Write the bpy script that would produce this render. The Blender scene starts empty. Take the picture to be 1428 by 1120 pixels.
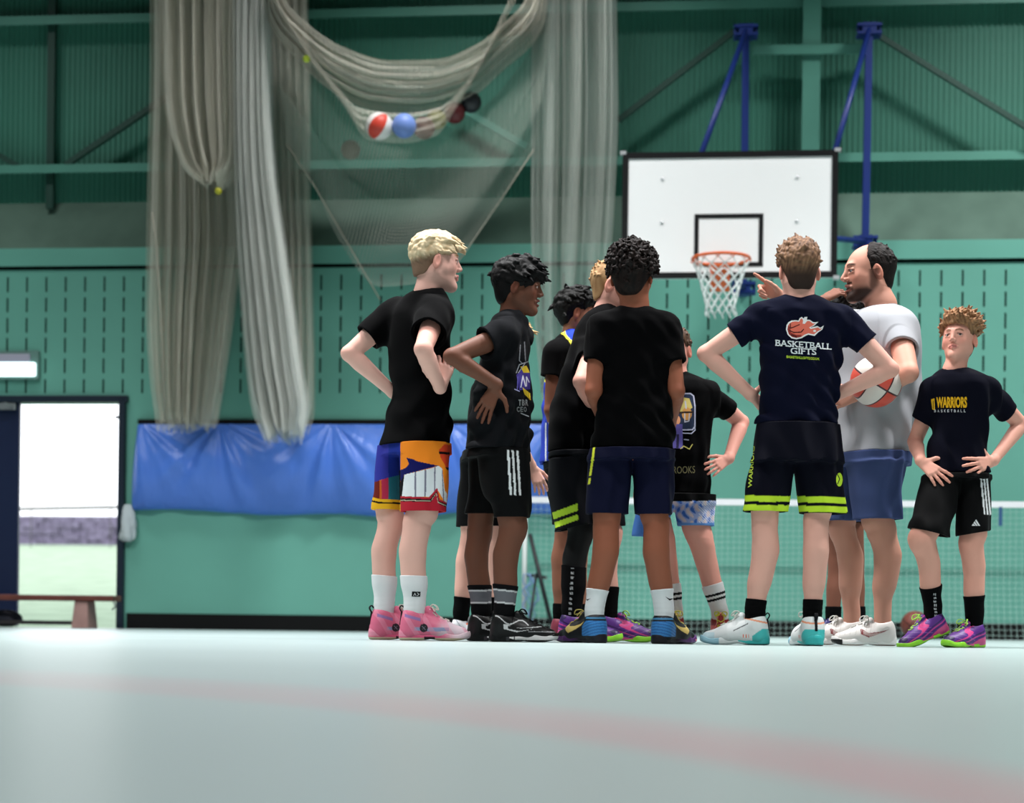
import bpy, math, random
import numpy as np
from mathutils import Vector, Matrix
from mathutils.bvhtree import BVHTree

SC = bpy.context.scene
COL = SC.collection
RNG = np.random.default_rng(7)
random.seed(7)
PI = math.pi

# ------------------------------------------------------------------ camera
FPX, ZC, PX0, PY0, ROLL = 2400.0, 0.072, 714.0, 872.5, 0.0125
cR, sR = math.cos(ROLL), math.sin(ROLL)


def P(px, py, Y):
    """photo pixel + distance along the camera axis -> point of the hall"""
    a, b = px - PX0, py - PY0
    x, y = a * cR + b * sR, -a * sR + b * cR
    return np.array((x * Y / FPX, Y, ZC - y * Y / FPX))


def pix(p):
    p = np.asarray(p, float)
    x, y = p[..., 0] * FPX / p[..., 1], -(p[..., 2] - ZC) * FPX / p[..., 1]
    return x * cR - y * sR + PX0, x * sR + y * cR + PY0


def on_len(px, py, a, L, sign):
    """point on the pixel's ray at distance L from a (sign -1 nearer the camera, +1 farther)"""
    d = P(px, py, 1.0) - np.array((0, 0, ZC))
    o = np.array((0, 0, ZC)) - a
    A, B, C = d @ d, 2 * d @ o, o @ o - L * L
    D = B * B - 4 * A * C
    t = (-B + sign * math.sqrt(D)) / (2 * A) if D > 0 else -B / (2 * A)
    return np.array((0, 0, ZC)) + t * d


# ------------------------------------------------------------------ colour / materials
def lin(c):
    c = np.asarray(c, float) / 255.0
    return np.where(c <= 0.04045, c / 12.92, ((c + 0.055) / 1.055) ** 2.4)


def rgba(c):
    l = lin(c)
    return (float(l[0]), float(l[1]), float(l[2]), 1.0)


def new_mat(name):
    m = bpy.data.materials.new(name)
    m.use_nodes = True
    nt = m.node_tree
    b = nt.nodes['Principled BSDF']
    return m, nt, b


def noise_bump(nt, b, scale, strength, dist=0.02, coord='Object', stretch=None):
    tc = nt.nodes.new('ShaderNodeTexCoord')
    n = nt.nodes.new('ShaderNodeTexNoise')
    n.inputs['Scale'].default_value = scale
    n.inputs['Detail'].default_value = 3
    src = tc.outputs[coord]
    if stretch:
        mp = nt.nodes.new('ShaderNodeMapping')
        mp.inputs['Scale'].default_value = stretch
        nt.links.new(src, mp.inputs['Vector'])
        src = mp.outputs['Vector']
    nt.links.new(src, n.inputs['Vector'])
    bp = nt.nodes.new('ShaderNodeBump')
    bp.inputs['Strength'].default_value = strength
    bp.inputs['Distance'].default_value = dist
    nt.links.new(n.outputs['Fac'], bp.inputs['Height'])
    nt.links.new(bp.outputs['Normal'], b.inputs['Normal'])
    return n


def plain(name, c, rough=0.5, spec=0.5, metal=0.0, var=0.0, vscale=8.0, bump=0.0, bscale=60.0, bdist=0.01, emit=None, estr=1.0):
    m, nt, b = new_mat(name)
    b.inputs['Base Color'].default_value = rgba(c)
    b.inputs['Roughness'].default_value = rough
    b.inputs['Specular IOR Level'].default_value = spec
    b.inputs['Metallic'].default_value = metal
    if bump:
        noise_bump(nt, b, bscale, bump, bdist)
    if var:
        tc = nt.nodes.new('ShaderNodeTexCoord')
        n = nt.nodes.new('ShaderNodeTexNoise')
        n.inputs['Scale'].default_value = vscale
        n.inputs['Detail'].default_value = 4
        nt.links.new(tc.outputs['Object'], n.inputs['Vector'])
        r = nt.nodes.new('ShaderNodeValToRGB')
        l = lin(c)
        r.color_ramp.elements[0].position = 0.3
        r.color_ramp.elements[1].position = 0.7
        r.color_ramp.elements[0].color = tuple(float(x) for x in l * (1 - var)) + (1,)
        r.color_ramp.elements[1].color = tuple(float(x) for x in np.minimum(l * (1 + var), 1)) + (1,)
        nt.links.new(n.outputs['Fac'], r.inputs['Fac'])
        nt.links.new(r.outputs['Color'], b.inputs['Base Color'])
    if emit is not None:
        b.inputs['Emission Color'].default_value = rgba(emit)
        b.inputs['Emission Strength'].default_value = estr
    return m


def painted(name, rough, spec=0.4, sheen=0.0, sss=0.0, bump=0.0, bscale=300.0, bdist=0.002, coat=0.0):
    """takes the thing's own colours from the mesh (dyed cloth, skin tone, printed rubber)"""
    m, nt, b = new_mat(name)
    a = nt.nodes.new('ShaderNodeAttribute')
    a.attribute_name = 'dye'
    nt.links.new(a.outputs['Color'], b.inputs['Base Color'])
    b.inputs['Roughness'].default_value = rough
    b.inputs['Specular IOR Level'].default_value = spec
    b.inputs['Sheen Weight'].default_value = sheen
    b.inputs['Sheen Roughness'].default_value = 0.4
    b.inputs['Coat Weight'].default_value = coat
    if sss:
        b.inputs['Subsurface Weight'].default_value = sss
        b.inputs['Subsurface Radius'].default_value = (0.012, 0.005, 0.003)
        b.inputs['Subsurface Scale'].default_value = 1.0
    if bump:
        noise_bump(nt, b, bscale, bump, bdist)
    return m


# ------------------------------------------------------------------ mesh helpers
class MB:
    """collects shapes; build() links them as ONE mesh object"""

    def __init__(s):
        s.v, s.f, s.smooth, s.mi, s.uv = [], [], [], [], []

    def add(s, verts, faces, smooth=False, mi=0):
        o = len(s.v)
        s.v.extend([tuple(map(float, p)) for p in verts])
        for f in faces:
            s.f.append(tuple(i + o for i in f))
            s.smooth.append(smooth)
            s.mi.append(mi)

    def box(s, c, e, ax=None, mi=0):
        """centre c, full sizes e, axes ax (3 unit vectors)"""
        ax = ax if ax is not None else np.eye(3)
        c = np.asarray(c, float)
        vs = [c + ax[0] * (i * e[0] / 2) + ax[1] * (j * e[1] / 2) + ax[2] * (k * e[2] / 2)
              for i in (-1, 1) for j in (-1, 1) for k in (-1, 1)]
        s.add(vs, [(0, 1, 3, 2), (4, 6, 7, 5), (0, 4, 5, 1), (2, 3, 7, 6), (0, 2, 6, 4), (1, 5, 7, 3)], mi=mi)

    def bar(s, a, b, w, h, up=(0, 0, 1), mi=0):
        a, b = np.asarray(a, float), np.asarray(b, float)
        d = b - a
        L = np.linalg.norm(d)
        d /= L
        if abs(d @ np.asarray(up, float)) > 0.98:
            up = (0.0985, 0.9951, 0)
        r = np.cross(d, up)
        r /= np.linalg.norm(r)
        u = np.cross(r, d)
        s.box((a + b) / 2, (L, w, h), np.array((d, r, u)), mi)

    def tube(s, pts, r, n=8, closed=False, cap=True, mi=0):
        pts = [np.asarray(p, float) for p in pts]
        m = len(pts)
        rs = r if hasattr(r, '__len__') else [r] * m
        rings = []
        ref = None
        for i in range(m):
            if closed:
                t = pts[(i + 1) % m] - pts[i - 1]
            else:
                t = pts[min(i + 1, m - 1)] - pts[max(i - 1, 0)]
            t = t / (np.linalg.norm(t) + 1e-12)
            if ref is None:
                ref = np.cross(t, (0, 0, 1) if abs(t[2]) < 0.9 else (1, 0, 0))
            ref = ref - t * (ref @ t)
            ref /= np.linalg.norm(ref)
            q = np.cross(t, ref)
            rings.append([pts[i] + rs[i] * (math.cos(2 * PI * k / n) * ref + math.sin(2 * PI * k / n) * q) for k in range(n)])
        vs = [p for ring in rings for p in ring]
        fs = []
        for i in range(m if closed else m - 1):
            j = (i + 1) % m
            for k in range(n):
                k2 = (k + 1) % n
                fs.append((i * n + k, i * n + k2, j * n + k2, j * n + k))
        if cap and not closed:
            fs.append(tuple(range(n))[::-1])
            fs.append(tuple((m - 1) * n + k for k in range(n)))
        s.add(vs, fs, True, mi)

    def grid(s, g, smooth=True, mi=0):
        """g[i][j] points"""
        n, m = len(g), len(g[0])
        s.add([p for row in g for p in row],
              [(i * m + j, i * m + j + 1, (i + 1) * m + j + 1, (i + 1) * m + j) for i in range(n - 1) for j in range(m - 1)], smooth, mi)

    def sphere(s, c, r, n=24, m=16, mi=0):
        c = np.asarray(c, float)
        g = [[c + r * np.array((math.sin(PI * i / m) * math.cos(2 * PI * j / n), math.sin(PI * i / m) * math.sin(2 * PI * j / n), math.cos(PI * i / m)))
              for j in range(n + 1)] for i in range(m + 1)]
        s.grid(g, True, mi)

    def poly(s, pts, mi=0):
        s.add(pts, [tuple(range(len(pts)))], mi=mi)

    def build(s, name, mats, parent=None, origin=None, bevel=0.0):
        me = bpy.data.meshes.new(name)
        v = np.array(s.v, float)
        if origin is None:
            if parent is not None:
                origin = np.array(parent.location)
            else:
                lo, hi = v.min(0), v.max(0)
                origin = np.array(((lo[0] + hi[0]) / 2, (lo[1] + hi[1]) / 2, lo[2]))
        v = v - origin
        me.from_pydata([tuple(p) for p in v], [], s.f)
        me.polygons.foreach_set('use_smooth', s.smooth)
        mats = mats if isinstance(mats, (list, tuple)) else [mats]
        for m in mats:
            me.materials.append(m)
        me.polygons.foreach_set('material_index', s.mi)
        me.update()
        o = bpy.data.objects.new(name, me)
        COL.objects.link(o)
        if parent is not None:
            o.parent = parent
            o.location = origin - np.array(parent.location)
        else:
            o.location = origin
        if bevel:
            md = o.modifiers.new('Bevel', 'BEVEL')
            md.width = bevel
            md.segments = 2
            md.limit_method = 'ANGLE'
        return o


def tag(o, label=None, cat=None, group=None, kind=None):
    if label:
        o['label'] = label
    if cat:
        o['category'] = cat
    if group:
        o['group'] = group
    if kind:
        o['kind'] = kind
    return o


def empty(name, loc):
    o = bpy.data.objects.new(name, None)
    COL.objects.link(o)
    o.location = tuple(float(x) for x in loc)
    o.empty_display_size = 0.1
    return o


def mesh_np(name, v, quads, mat, parent=None, col=None, origin=None, smooth=True):
    """numpy verts / quads -> one mesh object"""
    if origin is None:
        origin = np.array(parent.location) if parent is not None else np.array((v[:, 0].mean(), v[:, 1].mean(), v[:, 2].min()))
    me = bpy.data.meshes.new(name)
    n, q = len(v), len(quads)
    me.vertices.add(n)
    me.vertices.foreach_set('co', (v - origin).astype(np.float32).ravel())
    me.loops.add(q * 4)
    me.loops.foreach_set('vertex_index', quads.astype(np.int32).ravel())
    me.polygons.add(q)
    me.polygons.foreach_set('loop_start', np.arange(0, q * 4, 4, dtype=np.int32))
    me.polygons.foreach_set('use_smooth', np.full(q, smooth))
    me.update(calc_edges=True)
    if col is not None:
        a = me.color_attributes.new('dye', 'FLOAT_COLOR', 'POINT')
        c4 = np.ones((n, 4), np.float32)
        c4[:, :3] = col
        a.data.foreach_set('color', c4.ravel())
    me.materials.append(mat)
    o = bpy.data.objects.new(name, me)
    COL.objects.link(o)
    if parent is not None:
        o.parent = parent
        o.location = origin - np.array(parent.location)
    else:
        o.location = origin
    return o


# ------------------------------------------------------------------ rounded solids on a grid (one smooth skin)
class Vol:
    def __init__(s, lo, hi, h):
        s.h = h
        s.lo = np.asarray(lo, float)
        s.n = np.ceil((np.asarray(hi, float) - s.lo) / h).astype(int) + 1
        s.a = np.full(s.n, 1.0, np.float32)

    def sub(s, lo, hi):
        i0 = np.maximum(np.floor((np.asarray(lo) - s.lo) / s.h).astype(int), 0)
        i1 = np.minimum(np.ceil((np.asarray(hi) - s.lo) / s.h).astype(int) + 1, s.n)
        if (i1 <= i0).any():
            return None, None
        ax = [(s.lo[k] + s.h * np.arange(i0[k], i1[k])).astype(np.float32) for k in range(3)]
        return (slice(i0[0], i1[0]), slice(i0[1], i1[1]), slice(i0[2], i1[2])), np.meshgrid(*ax, indexing='ij', sparse=True)

    def axes(s):
        ax = [(s.lo[k] + s.h * np.arange(s.n[k])).astype(np.float32) for k in range(3)]
        return np.meshgrid(*ax, indexing='ij', sparse=True)

    def put(s, fn, lo, hi, k=0.0, op='u'):
        pad = k + 2.5 * s.h
        sl, g = s.sub(np.asarray(lo) - pad, np.asarray(hi) + pad)
        if sl is None:
            return
        d = fn(*g).astype(np.float32)
        a = s.a[sl]
        if op == 'u':
            r = np.minimum(a, d)
            if k > 0:
                hh = np.maximum(k - np.abs(a - d), 0) / k
                r = r - hh * hh * (k * 0.25)
        elif op == 's':
            r = np.maximum(a, -d)
            if k > 0:
                hh = np.maximum(k - np.abs(a + d), 0) / k
                r = r + hh * hh * (k * 0.25)
        elif op == 'i':
            r = np.maximum(a, d)
        s.a[sl] = r

    def cone(s, a, b, ra, rb, k=0.0, op='u'):
        a, b = np.asarray(a, float), np.asarray(b, float)
        ab = b - a
        L2 = ab @ ab + 1e-12

        def fn(X, Y, Z):
            x, y, z = X - a[0], Y - a[1], Z - a[2]
            t = np.clip((x * ab[0] + y * ab[1] + z * ab[2]) / L2, 0, 1)
            return np.sqrt((x - t * ab[0]) ** 2 + (y - t * ab[1]) ** 2 + (z - t * ab[2]) ** 2) - (ra + t * (rb - ra))
        r = max(ra, rb)
        s.put(fn, np.minimum(a, b) - r, np.maximum(a, b) + r, k, op)

    def ell(s, c, R, r, k=0.0, op='u'):
        """ellipsoid centre c, axes rows of R, radii r"""
        c, R, r = np.asarray(c, float), np.asarray(R, float), np.asarray(r, float)

        def fn(X, Y, Z):
            x, y, z = X - c[0], Y - c[1], Z - c[2]
            q = [(x * R[i][0] + y * R[i][1] + z * R[i][2]) / r[i] for i in range(3)]
            k0 = np.sqrt(q[0] ** 2 + q[1] ** 2 + q[2] ** 2)
            k1 = np.sqrt((q[0] / r[0]) ** 2 + (q[1] / r[1]) ** 2 + (q[2] / r[2]) ** 2)
            return k0 * (k0 - 1) / np.maximum(k1, 1e-6)
        e = np.sqrt(((R * r[:, None]) ** 2).sum(0))
        s.put(fn, c - e, c + e, k, op)

    def loft(s, z, cx, cy, a, b, yaw, k=0.0, op='u', tilt=0.0, grow=0.0, sq=2.0):
        """stack of ellipses: half width a along the right-hand axis, half depth b along the facing axis (yaw)"""
        z = np.asarray(z, float)
        o = np.argsort(z)
        z, cx, cy, a, b = [np.asarray(q, float)[o] for q in (z, cx, cy, a, b)]
        yw = np.asarray(yaw, float)[o] if hasattr(yaw, '__len__') else np.full(len(z), yaw)
        zz = np.linspace(z[0], z[-1], 160)
        cv = [smooth_interp(zz, z, q) for q in (cx, cy, a + grow, b + grow, yw)]
        z0, z1 = z[0], z[-1]

        def fn(X, Y, Z):
            Zt = Z - tilt * (X - cx[0]) if tilt else Z
            ca, cb, aa, bb, yy = [np.interp(Z, zz, q).astype(np.float32) for q in cv]
            cs, sn = np.cos(yy), np.sin(yy)
            x, y = X - ca, Y - cb
            u, w = (x * sn - y * cs) / aa, (x * cs + y * sn) / bb
            if sq != 2.0:
                k0 = (np.abs(u) ** sq + np.abs(w) ** sq) ** (1 / sq)
                d = (k0 - 1) * np.minimum(aa, bb)
            else:
                k0 = np.sqrt(u * u + w * w)
                k1 = np.sqrt((u / aa) ** 2 + (w / bb) ** 2)
                d = k0 * (k0 - 1) / np.maximum(k1, 1e-6)
            return np.maximum(d, np.maximum(Z - z1, z0 - Zt))
        m = max(a.max(), b.max()) + grow
        tt = abs(tilt) * m * 2
        s.put(fn, (cx.min() - m, cy.min() - m, z0 - tt), (cx.max() + m, cy.max() + m, z1), k, op)

    def mesh(s):
        """naive surface nets"""
        a = s.a
        neg = a < 0
        nx, ny, nz = a.shape
        cnt = np.zeros((nx - 1, ny - 1, nz - 1), np.uint8)
        for i in (0, 1):
            for j in (0, 1):
                for k in (0, 1):
                    cnt += neg[i:nx - 1 + i, j:ny - 1 + j, k:nz - 1 + k]
        act = np.argwhere((cnt > 0) & (cnt < 8))
        if len(act) == 0:
            return np.zeros((0, 3)), np.zeros((0, 4), int)
        idx = np.full(cnt.shape, -1, np.int32)
        idx[act[:, 0], act[:, 1], act[:, 2]] = np.arange(len(act))
        cor = {}
        for i in (0, 1):
            for j in (0, 1):
                for k in (0, 1):
                    cor[i, j, k] = a[act[:, 0] + i, act[:, 1] + j, act[:, 2] + k]
        acc = np.zeros((len(act), 3))
        num = np.zeros(len(act))
        for ax in range(3):
            o1, o2 = [q for q in range(3) if q != ax]
            for p in (0, 1):
                for q in (0, 1):
                    c0 = [0, 0, 0]
                    c0[o1], c0[o2] = p, q
                    c1 = list(c0)
                    c1[ax] = 1
                    v0, v1 = cor[tuple(c0)], cor[tuple(c1)]
                    m = (v0 < 0) != (v1 < 0)
                    t = np.where(m, v0 / np.where(m, v0 - v1, 1), 0)
                    acc[:, ax] += np.where(m, t, 0)
                    acc[:, o1] += np.where(m, p, 0)
                    acc[:, o2] += np.where(m, q, 0)
                    num += m
        v = s.lo + s.h * (act + acc / num[:, None])
        quads = []
        for ax in range(3):
            o1, o2 = [(1, 2), (2, 0), (0, 1)][ax]
            sl0, sl1 = [slice(None)] * 3, [slice(None)] * 3
            sl0[ax], sl1[ax] = slice(0, -1), slice(1, None)
            e = neg[tuple(sl0)] != neg[tuple(sl1)]
            pos = np.argwhere(e)
            ok = (pos[:, o1] > 0) & (pos[:, o2] > 0) & (pos[:, o1] < a.shape[o1] - 1) & (pos[:, o2] < a.shape[o2] - 1)
            pos = pos[ok]
            inside = neg[pos[:, 0], pos[:, 1], pos[:, 2]]

            def cell(d1, d2):
                c = pos.copy()
                c[:, o1] -= d1
                c[:, o2] -= d2
                return idx[c[:, 0], c[:, 1], c[:, 2]]
            q = np.stack((cell(0, 0), cell(1, 0), cell(1, 1), cell(0, 1)), 1)
            q[~inside] = q[~inside][:, ::-1]
            quads.append(q)
        return v, np.concatenate(quads)


def smooth_interp(x, xp, fp):
    """monotone-ish cubic through the stations"""
    xp, fp = np.asarray(xp, float), np.asarray(fp, float)
    n = len(xp)
    if n < 3:
        return np.interp(x, xp, fp)
    h = np.diff(xp)
    h = np.maximum(h, 1e-6)
    dl = np.diff(fp) / h
    m = np.zeros(n)
    m[0], m[-1] = dl[0], dl[-1]
    for i in range(1, n - 1):
        if dl[i - 1] * dl[i] > 0:
            w1, w2 = 2 * h[i] + h[i - 1], h[i] + 2 * h[i - 1]
            m[i] = (w1 + w2) / (w1 / dl[i - 1] + w2 / dl[i])
    i = np.clip(np.searchsorted(xp, x) - 1, 0, n - 2)
    t = (x - xp[i]) / h[i]
    t2, t3 = t * t, t * t * t
    return (2 * t3 - 3 * t2 + 1) * fp[i] + (t3 - 2 * t2 + t) * h[i] * m[i] + (-2 * t3 + 3 * t2) * fp[i + 1] + (t3 - t2) * h[i] * m[i + 1]


def nrm(v):
    v = np.asarray(v, float)
    return v / (np.linalg.norm(v) + 1e-12)
# ------------------------------------------------------------------ people
M_SKIN = painted('skin', 0.58, 0.24, bump=0.04, bscale=250, bdist=0.001)
M_CLOTH = painted('cotton_cloth', 0.9, 0.06, sheen=0.015, bump=0.25, bscale=420, bdist=0.0015)
M_SHORTS = painted('sports_cloth', 0.75, 0.10, sheen=0.01, bump=0.12, bscale=500, bdist=0.001)
M_SOCK = painted('knit_cotton', 0.9, 0.1, bump=0.3, bscale=600, bdist=0.001)
M_HAIR = painted('hair', 0.62, 0.16, bump=0.5, bscale=180, bdist=0.003)
M_SHOE = painted('shoe_upper', 0.45, 0.4, bump=0.1, bscale=500, bdist=0.001)
M_SOLE = painted('rubber_sole', 0.4, 0.4)
M_PRINT = painted('shirt_print', 0.7, 0.2)
M_EYE = painted('eyeball', 0.35, 0.25)


def mix(a, b, t):
    t = np.clip(np.asarray(t), 0, 1)[..., None]
    return a * (1 - t) + b * t


def sstep(a, b, x):
    t = np.clip((x - a) / (b - a), 0, 1)
    return t * t * (3 - 2 * t)


def chain(vol, pts, rs, k=0.012, op='u'):
    for i in range(len(pts) - 1):
        vol.cone(pts[i], pts[i + 1], rs[i], rs[i + 1], k if i else max(k, 0.01), op)


def folds(vol, amp, seed, zlo, zhi, lam=0.09, dirx=0.35):
    """soft cloth folds: a few slanted waves, stronger toward zlo"""
    r = np.random.default_rng(seed)
    n = vol.n
    X = (vol.lo[0] + vol.h * np.arange(n[0]))[:, None, None].astype(np.float32)
    Y = (vol.lo[1] + vol.h * np.arange(n[1]))[None, :, None].astype(np.float32)
    Z = (vol.lo[2] + vol.h * np.arange(n[2]))[None, None, :].astype(np.float32)
    d = 0
    for i in range(4):
        kx, kz = r.normal(0, 1) + (1.2 if i % 2 else -1.2), r.normal(0, 1) * dirx
        f = 2 * PI / (lam * r.uniform(0.7, 1.6)) / math.hypot(kx, kz)
        w = 1.3 * np.sin(X * r.uniform(6, 11) + Z * r.uniform(9, 16) + r.uniform(0, 6))
        d = d + np.sin(f * (kx * (X + 0.6 * Y) + kz * Z) + w + r.uniform(0, 6))
    g = 0.35 + 0.65 * np.clip((zhi - Z) / (zhi - zlo), 0, 1)
    vol.a += (amp / 4 * 1.6) * d * g


class Frame:
    """head frame: f forward, l to the person's left, u up"""

    def __init__(s, c, yaw, pitch=0.0, roll=0.0, sc=1.0):
        s.c, s.s = np.asarray(c, float), sc
        y, p, r = math.radians(yaw), math.radians(pitch), math.radians(roll)
        f = np.array((math.cos(y) * math.cos(p), math.sin(y) * math.cos(p), math.sin(p)))
        l = np.array((-math.sin(y), math.cos(y), 0.0))
        u = np.cross(f, l)
        s.f, s.l, s.u = f, l * math.cos(r) + u * math.sin(r), u * math.cos(r) - l * math.sin(r)
        s.R = np.array((s.f, s.l, s.u))

    def p(s, f, l, u):
        return s.c + s.s * (f * s.f + l * s.l + u * s.u)

    def loc(s, v):
        d = (v - s.c) / s.s
        return d @ s.f, d @ s.l, d @ s.u


def build_head(F, neck, rn, wide=1.0, mouth=0.0, nose=1.0):
    S = F.s
    lo = np.minimum(F.c - 0.17 * S, neck - 0.09)
    hi = np.maximum(F.c + 0.17 * S, neck + 0.09)
    V = Vol(lo, hi, 0.0026)
    r3 = lambda a, b, c: np.array((a, b, c)) * S
    V.ell(F.p(-0.012, 0, 0.032), F.R, r3(0.095, 0.073 * wide, 0.083))
    V.ell(F.p(0.026, 0, -0.016), F.R, r3(0.063, 0.061 * wide, 0.088), 0.03 * S)
    for q in (-1, 1):
        V.cone(F.p(-0.012, q * 0.044 * wide, -0.05), F.p(0.066, q * 0.009, -0.094), 0.024 * S, 0.018 * S, 0.03 * S)
        V.cone(F.p(0.05, q * 0.036 * wide, -0.022), F.p(0.03, q * 0.048 * wide, -0.03), 0.024 * S, 0.02 * S, 0.02 * S)
    V.cone(F.p(0.083, -0.028, 0.026), F.p(0.083, 0.028, 0.026), 0.009 * S, 0.009 * S, 0.02 * S)
    for q in (-1, 1):
        V.cone(F.p(0.101, q * 0.029, 0.008), F.p(0.096, q * 0.038, 0.007), 0.0135 * S, 0.012 * S, 0.012 * S, 's')
    V.cone(F.p(0.087, 0, 0.016), F.p(0.100 + 0.006 * nose, 0, -0.021), 0.0078 * S, 0.0092 * S, 0.014 * S)
    for q in (-1, 1):
        V.ell(F.p(0.096, q * 0.0105, -0.026), F.R, r3(0.010, 0.0075, 0.0075), 0.006 * S)
        # upper lid and lower lid
        V.cone(F.p(0.0865, q * 0.020, 0.0125), F.p(0.080, q * 0.043, 0.0100), 0.0056 * S, 0.005 * S, 0.004 * S)
        V.cone(F.p(0.0850, q * 0.021, -0.0030), F.p(0.079, q * 0.042, -0.0015), 0.0045 * S, 0.0042 * S, 0.005 * S)
    o = mouth * 0.5
    for q in (-1, 1):
        V.cone(F.p(0.0925, 0, -0.0505), F.p(0.080, q * 0.023, -0.056), 0.0062 * S, 0.0035 * S, 0.006 * S)
        V.cone(F.p(0.0905, 0, -0.064 - o), F.p(0.079, q * 0.021, -0.058 - o * 0.5), 0.0068 * S, 0.0035 * S, 0.006 * S)
    if mouth > 0:
        V.ell(F.p(0.093, 0, -0.0575 - o * 0.5), F.R, r3(0.014, 0.014, 0.003 + o * 0.6), 0.003, 's')
    V.ell(F.p(0.072, 0, -0.098), F.R, r3(0.018, 0.02, 0.016), 0.014 * S)
    for q in (-1, 1):
        ax = np.array((F.f * 0.94 - F.l * q * 0.3 - F.u * 0.15, F.l * q * 0.95 + F.f * 0.3, F.u * 0.97 + F.f * -0.2))
        ax = np.array([nrm(a) for a in ax])
        c = F.p(-0.012, q * (0.076 * wide + 0.003), -0.008)
        V.ell(c, ax, r3(0.0185, 0.0085, 0.031), 0.007 * S)
        V.ell(F.p(-0.008, q * (0.076 * wide + 0.011), -0.004), ax, r3(0.0095, 0.006, 0.018), 0.003 * S, 's')
    V.cone(F.p(-0.022, 0, -0.05), neck, rn, rn * 1.06, 0.03 * S)
    V.cone(neck, neck - np.array((0, 0, 0.05)), rn * 1.06, rn * 1.3, 0.02)
    return V.mesh()


def head_colour(F, v, skin, brow, lip, mouth=0.0, beard=None):
    f, l, u = F.loc(v)
    c = np.tile(lin(skin), (len(v), 1))
    blush = np.exp(-(((np.abs(l) - 0.042) / 0.02) ** 2 + ((u + 0.025) / 0.022) ** 2)) * (f > 0.02)
    c = mix(c, c * np.array((1.02, 0.82, 0.80)), blush * 0.7)
    ear = sstep(0.074, 0.08, np.abs(l)) * (np.abs(u + 0.008) < 0.04)
    c = mix(c, c * np.array((0.95, 0.72, 0.68)), ear * 0.8)
    al = np.abs(l)
    bl = 0.0305 - 0.0022 * ((al - 0.03) / 0.012) ** 2
    bm = (1 - sstep(0.0028, 0.0055, np.abs(u - bl))) * sstep(0.008, 0.014, al) * (1 - sstep(0.043, 0.05, al)) * (f > 0.03)
    c = mix(c, np.tile(lin(brow), (len(v), 1)), bm * 0.92)
    o = mouth * 0.5
    m = (f > 0.06) * (1 - sstep(0.016, 0.024, al))
    up = np.exp(-((u + 0.0515 + 0.1 * al) / 0.0045) ** 2)
    dn = np.exp(-((u + 0.0635 + o - 0.1 * al) / 0.005) ** 2)
    c = mix(c, np.tile(lin(lip), (len(v), 1)), np.clip(up + dn, 0, 1) * m * 0.85)
    gap = np.exp(-((u + 0.0575 + o * 0.5) / (0.0016 + o * 0.5)) ** 2) * m
    c = mix(c, np.tile(lin((50, 22, 20)), (len(v), 1)), gap * 0.9)
    lash = np.exp(-((u - 0.0105 + 0.3 * np.maximum(al - 0.03, 0)) / 0.0034) ** 2) * (f > 0.06) * sstep(0.017, 0.021, al) * (1 - sstep(0.042, 0.047, al))
    c = mix(c, np.tile(lin((46, 30, 26)), (len(v), 1)), lash * 0.8)
    if beard is not None:
        b = np.tile(lin(beard), (len(v), 1))
        t = sstep(-0.045, -0.075, u + 0.35 * np.maximum(0.03 - f, 0)) * (f > -0.03)
        t = np.maximum(t, np.exp(-((u + 0.041) / 0.006) ** 2) * (al < 0.028) * (f > 0.06))
        t = t * (1 - np.clip(up + dn, 0, 1) * m * 0.9)
        t = np.maximum(t, sstep(-0.025, -0.01, f) * (1 - sstep(0.012, 0.03, f)) * (u < 0.005) * (u > -0.09) * 0.8)
        t = t * sstep(-0.122, -0.112, u) * sstep(-0.03, 0.0, f - 0.9 * np.maximum(-0.06 - u, 0))
        c = mix(c, b, t * 0.96)
    return c


def hairline(style, f, l):
    """lowest height of the hair at head position f (per style)"""
    if style == 'balding':
        xs = (-0.13, -0.06, -0.03, -0.012, 0.012, 0.02, 0.03, 0.2)
        ys = (-0.068, -0.062, -0.035, 0.010, -0.02, 0.03, 0.06, 0.06)
    elif style == 'fringe':
        xs = (-0.13, -0.06, -0.03, -0.01, 0.03, 0.05, 0.075, 0.2)
        ys = (-0.056, -0.050, -0.022, 0.012, 0.010, 0.03, 0.040, 0.040)
    else:
        xs = (-0.13, -0.06, -0.03, -0.01, 0.03, 0.045, 0.07, 0.2)
        ys = (-0.082, -0.074, -0.032, 0.008, 0.010, 0.045, 0.062, 0.062)
    return np.interp(f, xs, ys)


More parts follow.
